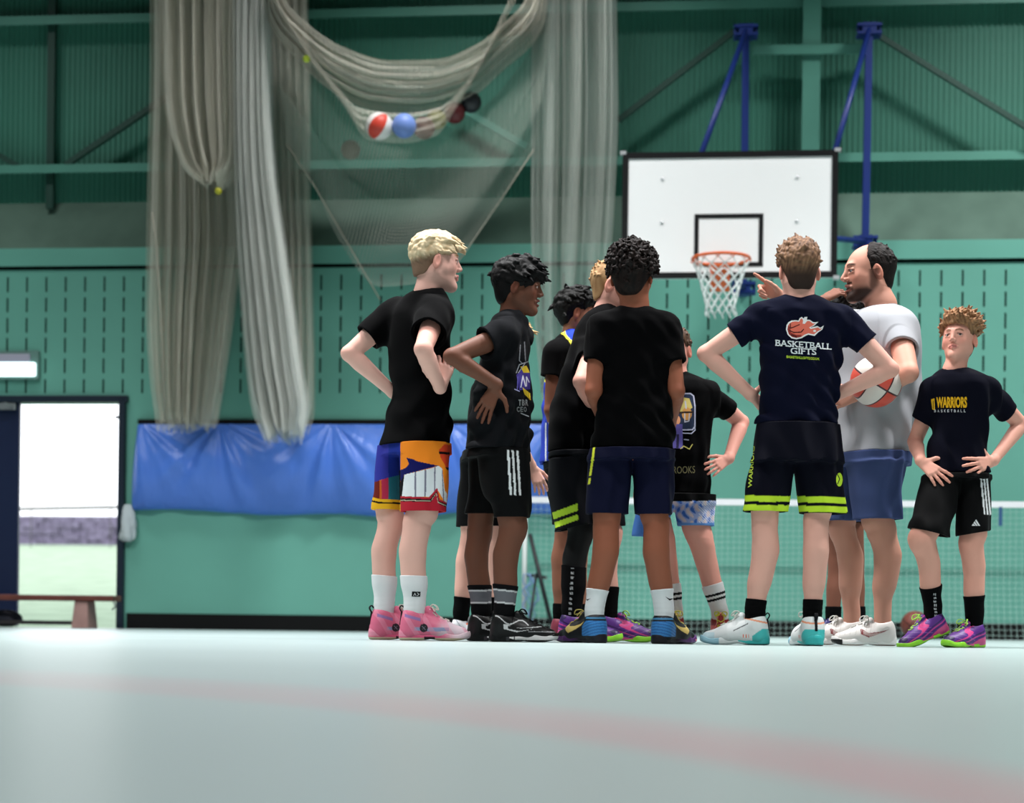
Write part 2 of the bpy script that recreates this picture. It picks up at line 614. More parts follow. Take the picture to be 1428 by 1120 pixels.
def build_hair(F, h, wide=1.0):
    """h: style, top (m), side (m), lock (length), lr (lock radius), n, curl, seed, sweep(f,l,u), fade"""
    S = F.s
    r = np.random.default_rng(h.get('seed', 1))
    st = h.get('style', 'normal')
    top, side = h['top'], h['side']
    m = 0.15 * S + top + 0.04
    V = Vol(F.c - m, F.c + m, 0.0032)
    # shell: skull grown by side / top thickness
    V.ell(F.p(-0.012, 0, 0.034), F.R, np.array((0.095, 0.073 * wide, 0.083)) * S + np.array((side, side, max(side, top * 0.5))))
    if True:
        V.ell(F.p(-0.040, 0, -0.034), F.R, np.array((0.056, 0.058 * wide, 0.080)) * S + side * 0.5, 0.02)
    if top > 0.012:
        V.ell(F.p(0.0, 0, 0.062 + top * 0.35 / S), F.R, np.array((0.083, 0.068 * wide, 0.055)) * S + np.array((top * 0.35, top * 0.3, top * 0.45)), 0.02)
    # locks
    n = h.get('n', 90)
    L, lr = h.get('lock', 0.03), h.get('lr', 0.006)
    sw = np.asarray(h.get('sweep', (0.2, 0, -0.2)), float)
    for i in range(n):
        q = r.normal(size=3)
        q[2] = abs(q[2]) * 1.1 + h.get('locklo', -0.15)
        q /= np.linalg.norm(q)
        fl = np.array((-0.012 + 0.095 * q[0], 0.073 * wide * q[1], 0.034 + 0.083 * q[2]))
        if fl[2] < hairline(st, fl[0], fl[1]) + 0.012:
            continue
        if st == 'balding' and fl[0] > 0.005:
            continue
        th = side + (top - side) * sstep(-0.1, 0.75, q[2])
        base = F.p(*fl) + (q @ F.R) * (th * 0.55)
        out = q @ F.R
        d = out * h.get('lift', 0.5) + (sw @ F.R) + (r.normal(size=3) * h.get('mess', 0.4)) @ F.R
        d = d - out * min(0.0, d @ out + 0.1)
        d = nrm(d)
        ll = L * r.uniform(0.6, 1.25)
        if h.get('curl', 0):
            # ringlets: short helix of beads
            a0 = r.uniform(0, 6)
            s1, s2 = nrm(np.cross(out, (0.3, 0.5, 0.8))), None
            s2 = np.cross(out, s1)
            pts = []
            for j in range(6):
                a = a0 + j * 1.15
                pts.append(base + out * (ll * j / 6.0) + (s1 * math.cos(a) + s2 * math.sin(a)) * h['curl'] * r.uniform(0.7, 1.2))
            for j in range(5):
                V.cone(pts[j], pts[j + 1], lr, lr * 0.95, 0.003)
        else:
            mid = base + d * ll * 0.5
            d2 = nrm(d + (sw @ F.R) * 0.5 - F.u * h.get('droop', 0.25) + r.normal(size=3) * 0.15)
            tip = mid + d2 * ll * 0.55
            V.cone(base, mid, lr * 1.2, lr, 0.006)
            V.cone(mid, tip, lr, lr * 0.35, 0.004)
    # cut along the hairline
    n3 = V.n
    X = (V.lo[0] + V.h * np.arange(n3[0]))[:, None, None] - F.c[0]
    Y = (V.lo[1] + V.h * np.arange(n3[1]))[None, :, None] - F.c[1]
    Z = (V.lo[2] + V.h * np.arange(n3[2]))[None, None, :] - F.c[2]
    f = (X * F.f[0] + Y * F.f[1] + Z * F.f[2]) / S
    l = (X * F.l[0] + Y * F.l[1] + Z * F.l[2]) / S
    u = (X * F.u[0] + Y * F.u[1] + Z * F.u[2]) / S
    hl = hairline(st, f, l) + h.get('dz', 0.0) + (np.sin(l * 260) + np.sin(l * 131 + 1)) * h.get('jag', 0.002) * (f > 0.04)
    cut = np.where(u < hl, (hl - u) * 0.75 * S, -1).astype(np.float32)
    if st == 'balding':
        bare = 0.030 - 0.25 * (u - 0.05) - 0.5 * np.maximum(0.045 - np.abs(l), 0) - f
        cut = np.maximum(cut, np.where((u > 0.03), np.maximum(-bare, 0.0) * 0.8 * S - 1e-4, -1).astype(np.float32))
    tp = np.clip(1 - (u - hl) / h.get('taper', 0.05), 0, 1) * (f < 0.03)
    V.a = V.a + (tp ** 2 * side * 0.85).astype(np.float32)
    V.a = np.maximum(V.a, cut)
    v, q = V.mesh()
    f, l, u = F.loc(v)
    c1, c2 = lin(h['c']), lin(h.get('c2', h['c']))
    w = 0.5 + 0.5 * np.sin(f * 170 + 60 * l + 2 * np.sin(l * 90 + u * 60)) * np.sin(l * 210 + u * 40)
    c = mix(np.tile(c1, (len(v), 1)), np.tile(c2, (len(v), 1)), w)
    if 'fade' in h:
        fc, z0, z1 = h['fade']
        c = mix(np.tile(lin(fc), (len(v), 1)), c, sstep(z0, z1, u - 0.15 * np.maximum(f, -1)))
    return v, q, c


def build_hand(V, W, fd, pn, side, hl, curl=(0.25, 0.3, 0.2), spread=0.10, fings=None, thumb=(0.65, 0.65, 0.3)):
    k = hl / 0.185
    fd = nrm(fd)
    pn = nrm(pn - fd * (pn @ fd))
    s = np.cross(fd, pn) * side
    ls = np.array((0.029, 0.0095, -0.0095, -0.027)) * k
    fl = np.array((0.086, 0.090, 0.086, 0.078)) * k
    sc = (0.92, 1.0, 0.93, 0.74)
    for i in range(4):
        kn = W + fd * fl[i] + s * ls[i] - pn * (0.003 * k)
        V.cone(W + fd * 0.012 * k + s * ls[i] * 0.55, kn, 0.0135 * k, 0.0115 * k, 0.012 * k)
        cu = fings[i] if fings is not None else curl
        f0 = nrm(fd + s * (spread * (1.5 - i)) * 1.0)
        a = 0.0
        p = kn
        rad = np.array((0.0095, 0.0086, 0.0078, 0.0064)) * k * (0.9 if i == 3 else 1.0)
        for j, ln in enumerate((0.041, 0.026, 0.021)):
            a += cu[j]
            q = p + (f0 * math.cos(a) + pn * math.sin(a)) * ln * k * sc[i]
            V.cone(p, q, rad[j], rad[j + 1], 0.004 * k)
            p = q
    b = W + fd * 0.016 * k + s * 0.020 * k
    t0, t1, t2 = thumb
    j1 = b + nrm(fd * t0 + s * t1 + pn * t2) * 0.045 * k
    j2 = j1 + nrm(fd * (t0 + 0.35) + s * t1 * 0.75 + pn * t2) * 0.032 * k
    j3 = j2 + nrm(fd * (t0 + 0.5) + s * t1 * 0.55 + pn * t2 * 1.3) * 0.026 * k
    V.cone(b, j1, 0.0150 * k, 0.0115 * k, 0.010 * k)
    V.cone(j1, j2, 0.0110 * k, 0.0095 * k, 0.004 * k)
    V.cone(j2, j3, 0.0095 * k, 0.0072 * k, 0.004 * k)


# ------------------------------------------------------------------ shoes
def shoe_top(x):
    return np.interp(x, (0.0, 0.05, 0.1, 0.13, 0.18, 0.25, 0.29), (0.1, 0.11, 0.105, 0.093, 0.075, 0.055, 0.03))


def build_shoe(parent, M, L, st, col):
    """M 4x4 local->hall; L length; st style dict; col(x,y,z)->upper colour"""
    k = L / 0.29
    hi = st.get('hi', 0.0)
    V = Vol((-0.03, -0.075, -0.01), (0.33, 0.075, 0.2), 0.0023)
    V.cone((0.040, 0, 0.046), (0.047, 0, 0.088 + hi), 0.0375, 0.0385, 0.0)
    V.cone((0.036, 0, 0.030), (0.040, 0, 0.06), 0.037, 0.036, 0.02)
    V.cone((0.055, 0, 0.075 + hi * 0.7), (0.150, 0.002, 0.048), 0.036, 0.0375, 0.03)
    V.cone((0.05, 0, 0.03), (0.17, 0.004, 0.034), 0.034, 0.043, 0.02)
    V.cone((0.165, 0.004, 0.038), (0.248, 0.006, 0.027), 0.0405, 0.028, 0.025)
    V.cone((0.112, 0, 0.11 + hi * 0.8), (0.155, 0.0, 0.070), 0.017, 0.02, 0.012)
    # collar opening
    V.cone((0.056, 0, 0.100 + hi * 0.6), (0.056, 0, 0.20), 0.030, 0.036, 0.008, 's')
    V.cone((0.056, 0, 0.115 + hi), (0.075, 0, 0.20), 0.034, 0.05, 0.008, 's')
    V.put(lambda X, Y, Z: (0.010 - Z) + 0 * X + 0 * Y, (-0.05, -0.1, -0.02), (0.35, 0.1, 0.02), 0, 'i')
    v, q = V.mesh()
    c = col(v[:, 0], v[:, 1], v[:, 2])
    bvh = BVHTree.FromPolygons([Vector(p) for p in v], [tuple(int(i) for i in f) for f in q])
    R = np.array(M)

    def tr(p):
        p = np.asarray(p, float) * k * np.array((1, 1.1, 1.04))
        return p @ R[:3, :3].T + R[:3, 3]
    up = mesh_np('shoe', tr(v), q, M_SHOE, parent, c)
    par = up

    def child(name, vv, qq, mat, cc):
        o = mesh_np(name, vv, qq, mat, parent, cc, origin=np.array(parent.location) + np.array(up.location))
        o.parent = up
        o.location = (0, 0, 0)
        return o
    # sole
    S = Vol((-0.04, -0.08, -0.012), (0.34, 0.08, 0.09), 0.0023)
    th = st.get('sole', 0.028)
    pl = [((0.030, 0), 0.037), ((0.09, 0.0), 0.0365), ((0.19, 0.004), 0.0475), ((0.25, 0.006), 0.036)]

    def plan(X, Y, Z):
        d = None
        for (p0, r0), (p1, r1) in zip(pl[:-1], pl[1:]):
            ax, ay = p1[0] - p0[0], p1[1] - p0[1]
            t = np.clip(((X - p0[0]) * ax + (Y - p0[1]) * ay) / (ax * ax + ay * ay), 0, 1)
            e = np.sqrt((X - p0[0] - t * ax) ** 2 + (Y - p0[1] - t * ay) ** 2) - (r0 + t * (r1 - r0))
            d = e if d is None else np.minimum(d, e)
        fl = st.get('heel', 0.012)
        topz = th + fl * np.clip((0.09 - X) / 0.09, 0, 1.2) + 0.010 * np.clip((X - 0.24) / 0.05, 0, 1) + st.get('wave', 0.004) * np.sin(X * 48)
        botz = 0.016 * np.clip((X - 0.205) / 0.085, 0, 1) ** 2 + st.get('arch', 0.006) * np.exp(-((X - 0.125) / 0.03) ** 2) + 0.008 * np.clip((0.02 - X) / 0.04, 0, 1) ** 2
        inset = np.clip((Z - topz + 0.012) / 0.012, 0, 1) * 0.003 + np.clip((botz + 0.006 - Z) / 0.006, 0, 1) * 0.004
        return np.maximum(d + inset, np.maximum(Z - topz, botz - Z)) + 0 * Y
    S.put(plan, (-0.03, -0.07, 0), (0.32, 0.07, 0.08), 0)
    sv, sq = S.mesh()
    child('sole', tr(sv), sq, M_SOLE, st['solec'](sv[:, 0], sv[:, 1], sv[:, 2]))
    # laces
    mb = MB()
    rows = []
    for i in range(6):
        x = 0.120 + i * 0.0145
        for sgn in ((1, -1) if i % 2 else (-1, 1)):
            h = bvh.ray_cast(Vector((x, sgn * 0.016, 0.25)), Vector((0, 0, -1)))[0]
            z = h.z if h else 0.06
            rows.append((x + 0.004 * (sgn > 0), sgn * 0.016, z + 0.002))
    mb.tube([tr(p) for p in rows], 0.0029 * k, 6)
    b = np.array(rows[0]) + (-0.004, 0, 0.006)
    b[1] = 0
    for sg in (-1, 1):
        loop = [b, b + (0.012, sg * 0.012, 0.012), b + (0.026, sg * 0.028, 0.010), b + (0.036, sg * 0.026, -0.006), b + (0.024, sg * 0.012, -0.004), b]
        mb.tube([tr(p) for p in catmull(loop, 5)], 0.0026 * k, 6)
        mb.tube([tr(p) for p in catmull([b, b + (0.012, sg * 0.014, 0.004), b + (0.024, sg * 0.024, -0.014)], 5)], 0.0024 * k, 6)
    lm = st['lace']
    ln = mb.build('laces', lace_mat(lm), None, origin=np.array(parent.location) + np.array(up.location))
    ln.parent = up
    ln.location = (0, 0, 0)
    if 'loop' in st:
        mb = MB()
        pts = [(0.012, 0, 0.088 + hi), (-0.004, 0, 0.112 + hi), (0.004, 0, 0.124 + hi), (0.016, 0, 0.112 + hi)]
        for dy in (-0.004, 0, 0.004):
            mb.tube([tr((a, b_ + dy, c_)) for a, b_, c_ in catmull(pts, 4)], 0.0027 * k, 6)
        mb.tube([tr((0.0045, 0, 0.10 + hi)), tr((-0.001, 0, 0.06))], 0.004 * k, 6)
        lo = mb.build('heel_loop', lace_mat(st['loop']), None, origin=np.array(parent.location) + np.array(up.location))
        lo.parent = up
        lo.location = (0, 0, 0)
    return up


_LM = {}


def lace_mat(c):
    c = tuple(c)
    if c not in _LM:
        _LM[c] = plain('lace_cord', c, 0.8, 0.2, bump=0.3, bscale=900, bdist=0.0006)
    return _LM[c]


def catmull(pts, n=6):
    pts = [np.asarray(p, float) for p in pts]
    out = []
    for i in range(len(pts) - 1):
        p0, p1, p2, p3 = pts[max(i - 1, 0)], pts[i], pts[i + 1], pts[min(i + 2, len(pts) - 1)]
        for j in range(n):
            t = j / n
            out.append(0.5 * (2 * p1 + (p2 - p0) * t + (2 * p0 - 5 * p1 + 4 * p2 - p3) * t * t + (3 * p1 - p0 - 3 * p2 + p3) * t ** 3))
    out.append(pts[-1])
    return out


# ------------------------------------------------------------------ one person
def rows_loft(rows, Y, yaw, ratio, dys=None):
    """photo rows (py, left, right) -> loft stations; depth Y (+ dys per row)"""
    yw = math.radians(yaw)
    rx, fx = math.sin(yw), math.cos(yw)
    z, cx, cy, a, b = [], [], [], [], []
    for i, (py, xl, xr) in enumerate(rows):
        d = Y + (dys[i] if dys is not None else 0.0)
        l, r = P(xl, py, d), P(xr, py, d)
        rt = ratio[i] if hasattr(ratio, '__len__') else ratio
        hw = (r[0] - l[0]) / 2
        aa = hw / math.sqrt(rx * rx + (rt * fx) ** 2)
        z.append((l[2] + r[2]) / 2)
        cx.append((l[0] + r[0]) / 2)
        cy.append(d)
        a.append(aa)
        b.append(aa * rt)
    return dict(z=z, cx=cx, cy=cy, a=a, b=b, yaw=yw)


def vol_for(los, his, pad, h):
    return Vol(np.min(los, 0) - pad, np.max(his, 0) + pad, h)


def loft_box(L):
    m = max(max(L['a']), max(L['b']))
    return (np.array((min(L['cx']) - m, min(L['cy']) - m, min(L['z']))), np.array((max(L['cx']) + m, max(L['cy']) + m, max(L['z']))))


PEOPLE = {}


def shell_below(V, z1, z0, t):
    """hollow the lower end of a garment and cut its hem level at z0"""
    X, Y, Z = V.axes()
    V.a = np.where(Z < z1, np.maximum(V.a, -(V.a + t)), V.a)
    V.a = np.maximum(V.a, (z0 - Z + 0 * X + 0 * Y).astype(np.float32))


def shank(V, pts, rs, ft, an, k, grow=0.0, low=0.05):
    z = [p[2] for p in pts]
    e = np.array((an[0], an[1], 0))
    st = [(p[2], p[0], p[1], r) for p, r in zip(pts, rs)]
    if an[2] > 0.115:
        st.append((0.112 * k, an[0], an[1], min(rs[-1], 0.036 * k)))
    st.append((low * k, an[0], an[1], min(rs[-1] * 0.9, 0.030 * k)))
    st.sort()
    z, cx, cy, r = [np.array([q[i] for q in st]) for i in range(4)]
    V.loft(z, cx, cy, r + grow, r * 1.04 + grow, ft)


def front_y(T, p):
    """nearest surface depth of the clothed trunk at the hall x, z of p"""
    o = np.argsort(T['z'])
    z = np.clip(p[2], min(T['z']), max(T['z']))
    cx, cy, a, b = [np.interp(z, np.array(T['z'])[o], np.array(T[q])[o]) for q in ('cx', 'cy', 'a', 'b')]
    th = np.linspace(0, 2 * PI, 721)
    s_, c_ = math.sin(T['yaw']), math.cos(T['yaw'])
    x = cx + a * np.cos(th) * s_ + b * np.sin(th) * c_
    y = cy - a * np.cos(th) * c_ + b * np.sin(th) * s_
    m = np.abs(x - p[0]) < 0.012
    return y[m].min() if m.any() else cy


def person(key, label, Y, k, skin, head, shirt, arms, shorts, legs, hair, shoe, sock, **kw):
    fat = kw.get('fat', 1.0)
    # ---------- torso
    T = rows_loft(shirt['rows'], Y, shirt['yaw'], shirt.get('ratio', 0.62), shirt.get('dys'))
    yw = math.radians(shirt['yaw'])
    left = np.array((-math.sin(yw), math.cos(yw), 0))
    fwd = np.array((math.cos(yw), math.sin(yw), 0))
    J = {}
    for s, A in arms.items():
        sg = 1 if s == 'L' else -1
        px, py = A['s'][:2]
        dy = A['s'][2] if len(A['s']) > 2 else sg * left[1] * 0.17 * k
        S_ = P(px, py, Y + dy)
        E = on_len(A['e'][0], A['e'][1], S_, 0.285 * k, A['e'][2])
        W = on_len(A['w'][0], A['w'][1], E, 0.25 * k, A['w'][2])
        if A.get('on'):
            W = P(A['w'][0], A['w'][1], front_y(T, W) - A['on'][0])
            h_ = P(A['hand'][0], A['hand'][1], W[1])
            A['hand'] = (A['hand'][0], A['hand'][1], front_y(T, h_) - A['on'][1] - W[1])
            if len(A['on']) > 2:
                E = P(A['e'][0], A['e'][1], W[1] + A['on'][2])
        J[s] = (S_, E, W)
    # ---------- ground
    AN = {}
    for s, G in legs.items():
        kn = P(G['knee'][0], G['knee'][1], Y + G['knee'][2])
        an = P(G['ankle'][0], G['ankle'][1], Y + G['ankle'][2])
        hp = P(G['hip'][0], G['hip'][1], Y + G['hip'][2])
        AN[s] = (hp, kn, an)
    base = np.mean([AN[s][2] for s in AN], 0)
    base[2] = 0
    root = empty('person', base)
    tag(root, label, 'person')
    o = np.array(root.location)
    # ---------- head
    hd = head
    crown, chin = P(hd['cx'], hd['crown'], Y + hd.get('dy', 0)), P(hd['cx'], hd['chin'], Y + hd.get('dy', 0))
    sc = (crown[2] - chin[2]) / 0.228
    F = Frame(P(hd['cx'], hd['chin'], Y + hd.get('dy', 0)) + np.array((0, 0, 0.113 * sc)), hd['yaw'], hd.get('pitch', 0), hd.get('roll', 0), sc)
    nb = P(hd['neck'][0], hd['neck'][1], Y + hd.get('ndy', 0))
    rn = hd.get('rn', 0.054) * k
    hv, hq = build_head(F, nb, rn, hd.get('wide', 1.0), hd.get('mouth', 0), hd.get('nose', 1.0))
    hc = head_colour(F, hv, skin, hd.get('brow', hair['c']), hd.get('lip', tuple(np.array(skin) * (0.80, 0.64, 0.62))), hd.get('mouth', 0), hd.get('beard'))
    parts = [(hv, hq, hc)]
    sk = lin(skin)
    # ---------- shorts stations (the thighs run down their middles)
    Wl = rows_loft(shorts['waist'], Y, shorts['yaw'], shorts.get('ratio', 0.68))
    LL = {}
    for s in ('L', 'R'):
        g = shorts[s]
        hp, kn, an = AN[s]
        rk = legs[s]['r'][0] / FPX * Y
        rows_ = g['rows']
        dys = []
        for py, xl, xr in rows_:
            z_ = P((xl + xr) / 2, py, Y)[2]
            t_ = np.clip((hp[2] - z_) / (hp[2] - kn[2]), 0, 1.1)
            dys.append(hp[1] + (kn[1] - hp[1]) * t_ - Y)
        LL[s] = rows_loft(rows_, Y, shorts['yaw'], shorts.get('lratio', 0.85), dys)
        LL[s]['b'] = [max(q, rk + 0.022) for q in LL[s]['b']]
    # ---------- body island: torso under the shirt, upper arms, legs
    los, his = [], []
    for s in AN:
        for p in AN[s]:
            los.append(p - 0.12), his.append(p + 0.12)
    for s in J:
        los.append(J[s][0] - 0.1), his.append(J[s][0] + 0.1)
        m = J[s][0] * 0.5 + J[s][1] * 0.5
        los.append(m - 0.08), his.append(m + 0.08)
    los.append(loft_box(T)[0]), his.append(loft_box(T)[1])
    V = vol_for(los, his, 0.01, 0.0055)
    g = shirt.get('gap', 0.040)
    V.loft(T['z'], T['cx'], T['cy'], np.maximum(np.array(T['a']) - g, 0.03), np.maximum(np.array(T['b']) - g, 0.03), T['yaw'])
    V.cone(nb, nb - np.array((0, 0, 0.08)), rn * 0.95, rn * 1.3, 0.03)
    hips = [AN[s][0] for s in AN]
    V.cone(hips[0], hips[1], 0.052 * k, 0.052 * k, 0.03)
    zb_i = T['z'].index(min(T['z']))
    V.cone((hips[0] + hips[1]) / 2, np.array((T['cx'][zb_i], T['cy'][zb_i], T['z'][zb_i] + 0.08)), 0.065 * k, 0.065 * k, 0.03)
    for s in J:
        S_, E, W = J[s]
        ra = A_r(arms[s], k)
        V.cone(S_ * 0.85 + E * 0.15, S_ * 0.5 + E * 0.5, ra[0] * 0.8, ra[1] * 0.9, 0.03)
    LEGP = {}
    for s, G in legs.items():
        hp, kn, an = AN[s]
        rk, rc, ra = [q / FPX * Y for q in G['r']]
        ft = math.radians(G['foot'])
        back = -np.array((math.cos(ft), math.sin(ft), 0)) * G.get('bulge', 0.014) * k
        pts, rs = [], []
        for t, rr, bo in ((0, rk, 0.0), (0.1, rk * 0.97, 0.15), (0.2, (rk + rc) / 2 * 0.97, 0.6), (0.33, rc, 1.0), (0.5, rc * 0.92, 0.8), (0.68, rc * 0.55 + ra * 0.5, 0.35), (0.85, ra * 1.04, 0.05), (1.0, ra, 0.0)):
            pts.append(kn * (1 - t) + an * t + back * bo)
            rs.append(rr)
        LEGP[s] = (pts, rs, kn, an, back)
        l_ = LL[s]
        o_ = np.argsort(l_['z'])[::-1]
        th = [(np.array((l_['cx'][i], l_['cy'][i], l_['z'][i])), min(l_['a'][i], l_['b'][i]) * 0.72) for i in o_ if l_['z'][i] > kn[2] + 0.03]
        ze, re_ = th[-1]
        mid = ze * 0.5 + kn * 0.5
        th = [(p_, min(r_, rk * 1.06 + 0.30 * max(p_[2] - ze[2] - 0.03, 0))) for p_, r_ in th]
        th[-1] = (ze, min(rk * 1.05, min(l_['a'][o_[-1]], l_['b'][o_[-1]]) - 0.012))
        th += [(mid, rk * 1.02), (kn, rk)]
        V.cone(hp, th[0][0], 0.055 * k, th[0][1])
        for (p0, r0_), (p1, r1_) in zip(th[:-1], th[1:]):
            V.cone(p0, p1, r0_, r1_, 0.006)
        shank(V, pts, rs, ft, an, k)
        V.cone(kn - back * 0.9 + (0, 0, 0.005), kn - back * 0.8 - np.array((0, 0, 0.03)), rk * 0.62, rk * 0.55, 0.02)
        if not G.get('pitch'):
            fdv = np.array((math.cos(ft), math.sin(ft), 0))
            V.cone(an * (1, 1, 0) + np.array((0, 0, 0.045)), an * (1, 1, 0) + fdv * 0.11 * k + np.array((0, 0, 0.036)), 0.024 * k, 0.018 * k, 0.01)
    Uc = Vol(V.lo, V.lo + (V.n - 1) * V.h, V.h)
    Uc.n = V.n.copy()
    Uc.a = np.full(V.n, 1.0, np.float32)
    zb_ = min(T['z'])
    Uc.loft(list(T['z']) + [zb_ - 0.09], list(T['cx']) + [T['cx'][zb_i]], list(T['cy']) + [T['cy'][zb_i]], list(T['a']) + [T['a'][zb_i]], list(T['b']) + [T['b'][zb_i]], T['yaw'], grow=-0.038)
    k0_, k1_ = max(int((zb_ - 0.05 - V.lo[2]) / V.h), 0), int((zb_ + 0.12 - V.lo[2]) / V.h)
    V.a[:, :, k0_:k1_] = np.maximum(V.a[:, :, k0_:k1_], Uc.a[:, :, k0_:k1_])
    bv, bq = V.mesh()
    bc = np.tile(sk, (len(bv), 1))
    for s in AN:
        kn = AN[s][1]
        w = np.exp(-(((bv - kn) ** 2).sum(1) / 0.05 ** 2))
        bc = mix(bc, sk * np.array((0.95, 0.74, 0.70)), w * 0.55)
    for s, G in legs.items():
        if 'skin' in G:
            kn = AN[s][1]
            d = np.linalg.norm(bv[:, :2] - (AN[s][1] * 0.5 + AN[s][2] * 0.5)[:2], axis=1)
            w = (d < 0.13) * (bv[:, 2] < kn[2] + 0.2) * 1.0
            bc = mix(bc, np.tile(lin(G['skin']), (len(bv), 1)), w)
    parts.append((bv, bq, bc))
    # ---------- forearms and hands
    tc = np.array((np.mean(T['cx']), np.mean(T['cy']), 0))
    for s, A in arms.items():
        S_, E, W = J[s]
        ra = A_r(A, k)
        hl = 0.178 * k * A.get('hs', 1.0)
        H = P(A['hand'][0], A['hand'][1], W[1] + A['hand'][2])
        fd = nrm(H - W)
        pn = np.asarray(A['palm'], float) if 'palm' in A else np.array((tc[0] - W[0], tc[1] - W[1], 0.0))
        los = [S_ * 0.65 + E * 0.35 - 0.08, E - 0.08, W - 0.05, W + fd * hl - 0.06]
        his = [S_ * 0.65 + E * 0.35 + 0.08, E + 0.08, W + 0.05, W + fd * hl + 0.06]
        V = vol_for(los, his, 0.02, 0.0028)
        V.cone(S_ * 0.65 + E * 0.35, S_ * 0.3 + E * 0.7, ra[0] * 0.98, ra[1] * 1.02)
        V.cone(S_ * 0.3 + E * 0.7, E, ra[1] * 1.02, ra[2] * 0.97)
        ax = nrm(W - E)
        V.cone(E, E + ax * 0.06 * k, ra[2] * 0.95, ra[3], 0.012)
        V.cone(E + ax * 0.06 * k, E * 0.4 + W * 0.6, ra[3], (ra[3] + ra[4]) / 2 * 0.96)
        V.cone(E * 0.4 + W * 0.6, W, (ra[3] + ra[4]) / 2 * 0.96, ra[4])
        up_ = nrm(E - S_)
        V.cone(E + (up_ - ax) * 0.010 * k, E + (up_ - ax) * 0.014 * k + ax * 0.012 * k, ra[2] * 0.62, ra[2] * 0.55, 0.012)
        V.cone(W - ax * 0.005, W + fd * 0.02 * k, ra[4], ra[4] * 0.85, 0.012)
        build_hand(V, W + fd * 0.012 * k, fd, pn, 1 if s == 'R' else -1, hl, A.get('curl', (0.25, 0.3, 0.2)), A.get('spread', 0.10), A.get('fings'), A.get('thumb', (0.65, 0.65, 0.3)))
        v, q = V.mesh()
        c = np.tile(sk, (len(v), 1))
        c = mix(c, sk * np.array((0.95, 0.70, 0.66)), np.exp(-(((v - E) ** 2).sum(1) / 0.035 ** 2)) * 0.6)
        d = (v - W) @ fd
        c = mix(c, sk * np.array((1.0, 0.80, 0.76)), sstep(0.08, 0.16, d) * 0.6)
        parts.append((v, q, c))
    off = 0
    vs, qs, cs = [], [], []
    for v, q, c in parts:
        vs.append(v), qs.append(q + off), cs.append(c)
        off += len(v)
    body = mesh_np('body', np.concatenate(vs), np.concatenate(qs), M_SKIN, root, np.concatenate(cs))
    # ---------- eyes
    if hd.get('eyes', True):
        for q in (-1, 1):
            V = Vol(F.p(0.075, q * 0.031, 0.006) - 0.02, F.p(0.075, q * 0.031, 0.006) + 0.02, 0.0018)
            V.ell(F.p(0.0762, q * 0.0315, 0.0048), F.R, np.full(3, 0.0122) * sc)
            v, qd = V.mesh()
            f, l, u = F.loc(v)
            look = hd.get('look', (0, 0))
            dd = np.sqrt((l - q * 0.0315 - look[0]) ** 2 + (u - 0.005 - look[1]) ** 2)
            c = np.tile(lin((170, 160, 156)), (len(v), 1))
            c = mix(c, np.tile(lin(hd.get('iris', (60, 40, 28))), (len(v), 1)), (1 - sstep(0.0060, 0.0072, dd)) * (f > 0.07))
            c = mix(c, np.tile(lin((8, 8, 8)), (len(v), 1)), (1 - sstep(0.0022, 0.003, dd)) * (f > 0.07))
            e = mesh_np('eye', v, qd, M_EYE, root, c)
            e.parent = body
            e.location = (0, 0, 0)
    # ---------- hair
    v, q, c = build_hair(F, hair, hd.get('wide', 1.0))
    mesh_np('hair', v, q, M_HAIR, root, c)
    # ---------- shirt
    los, his = [loft_box(T)[0]], [loft_box(T)[1]]
    SL = {}
    for s, A in arms.items():
        S_, E, W = J[s]
        fr = A.get('sleeve', 0.6)
        SE = S_ * (1 - fr) + E * fr
        r0, r1 = [x * k for x in A.get('sr', (0.075, 0.068))]
        SL[s] = (S_, SE, r0, r1, nrm(E - S_))
        los += [S_ - r0, SE - r1 - 0.02]
        his += [S_ + r0, SE + r1 + 0.02]
    V = vol_for(los, his, 0.06, shirt.get('h', 0.0045))
    zt, zb = max(T['z']), min(T['z'])
    hb = T['z'].index(zb)
    fo = lambda W_: folds(W_, shirt.get('fold', 0.010), shirt.get('seed', 3), zb, zt, shirt.get('lam', 0.10), shirt.get('dirx', 0.5))
    V.loft(list(T['z']) + [zb - 0.05], list(T['cx']) + [T['cx'][hb]], list(T['cy']) + [T['cy'][hb]], list(T['a']) + [T['a'][hb]], list(T['b']) + [T['b'][hb]], T['yaw'], sq=shirt.get('sq', 2.3))
    fo(V)
    shell_below(V, zb + 0.035, zb, 0.013)
    for s in SL:
        S_, SE, r0, r1, d = SL[s]
        ext = SE + d * (r1 + 0.05)
        # sleeve: folded tube, hollow at its end, straight cut hem
        U = Vol(np.min([S_ - r0, ext - r1], 0) - 0.04, np.max([S_ + r0, ext + r1], 0) + 0.04, V.h)
        i0 = np.round((U.lo - V.lo) / V.h).astype(int)
        U.lo = V.lo + i0 * V.h
        U.cone(S_, ext, r0, r1 * 1.03)
        fo(U)
        X, Y_, Z = U.axes()
        pl_ = ((X - SE[0]) * d[0] + (Y_ - SE[1]) * d[1] + (Z - SE[2]) * d[2]).astype(np.float32)
        U.a = np.where(pl_ > -0.045, np.maximum(U.a, -(U.a + 0.0125)), U.a)
        U.a = np.maximum(U.a, pl_)
        a0, a1 = np.maximum(i0, 0), np.minimum(i0 + U.n, V.n)
        b0 = a0 - i0
        A_ = V.a[a0[0]:a1[0], a0[1]:a1[1], a0[2]:a1[2]]
        B_ = U.a[b0[0]:b0[0] + A_.shape[0], b0[1]:b0[1] + A_.shape[1], b0[2]:b0[2] + A_.shape[2]]
        kk = shirt.get('armk', 0.045)
        hh = np.maximum(kk - np.abs(A_ - B_), 0) / kk
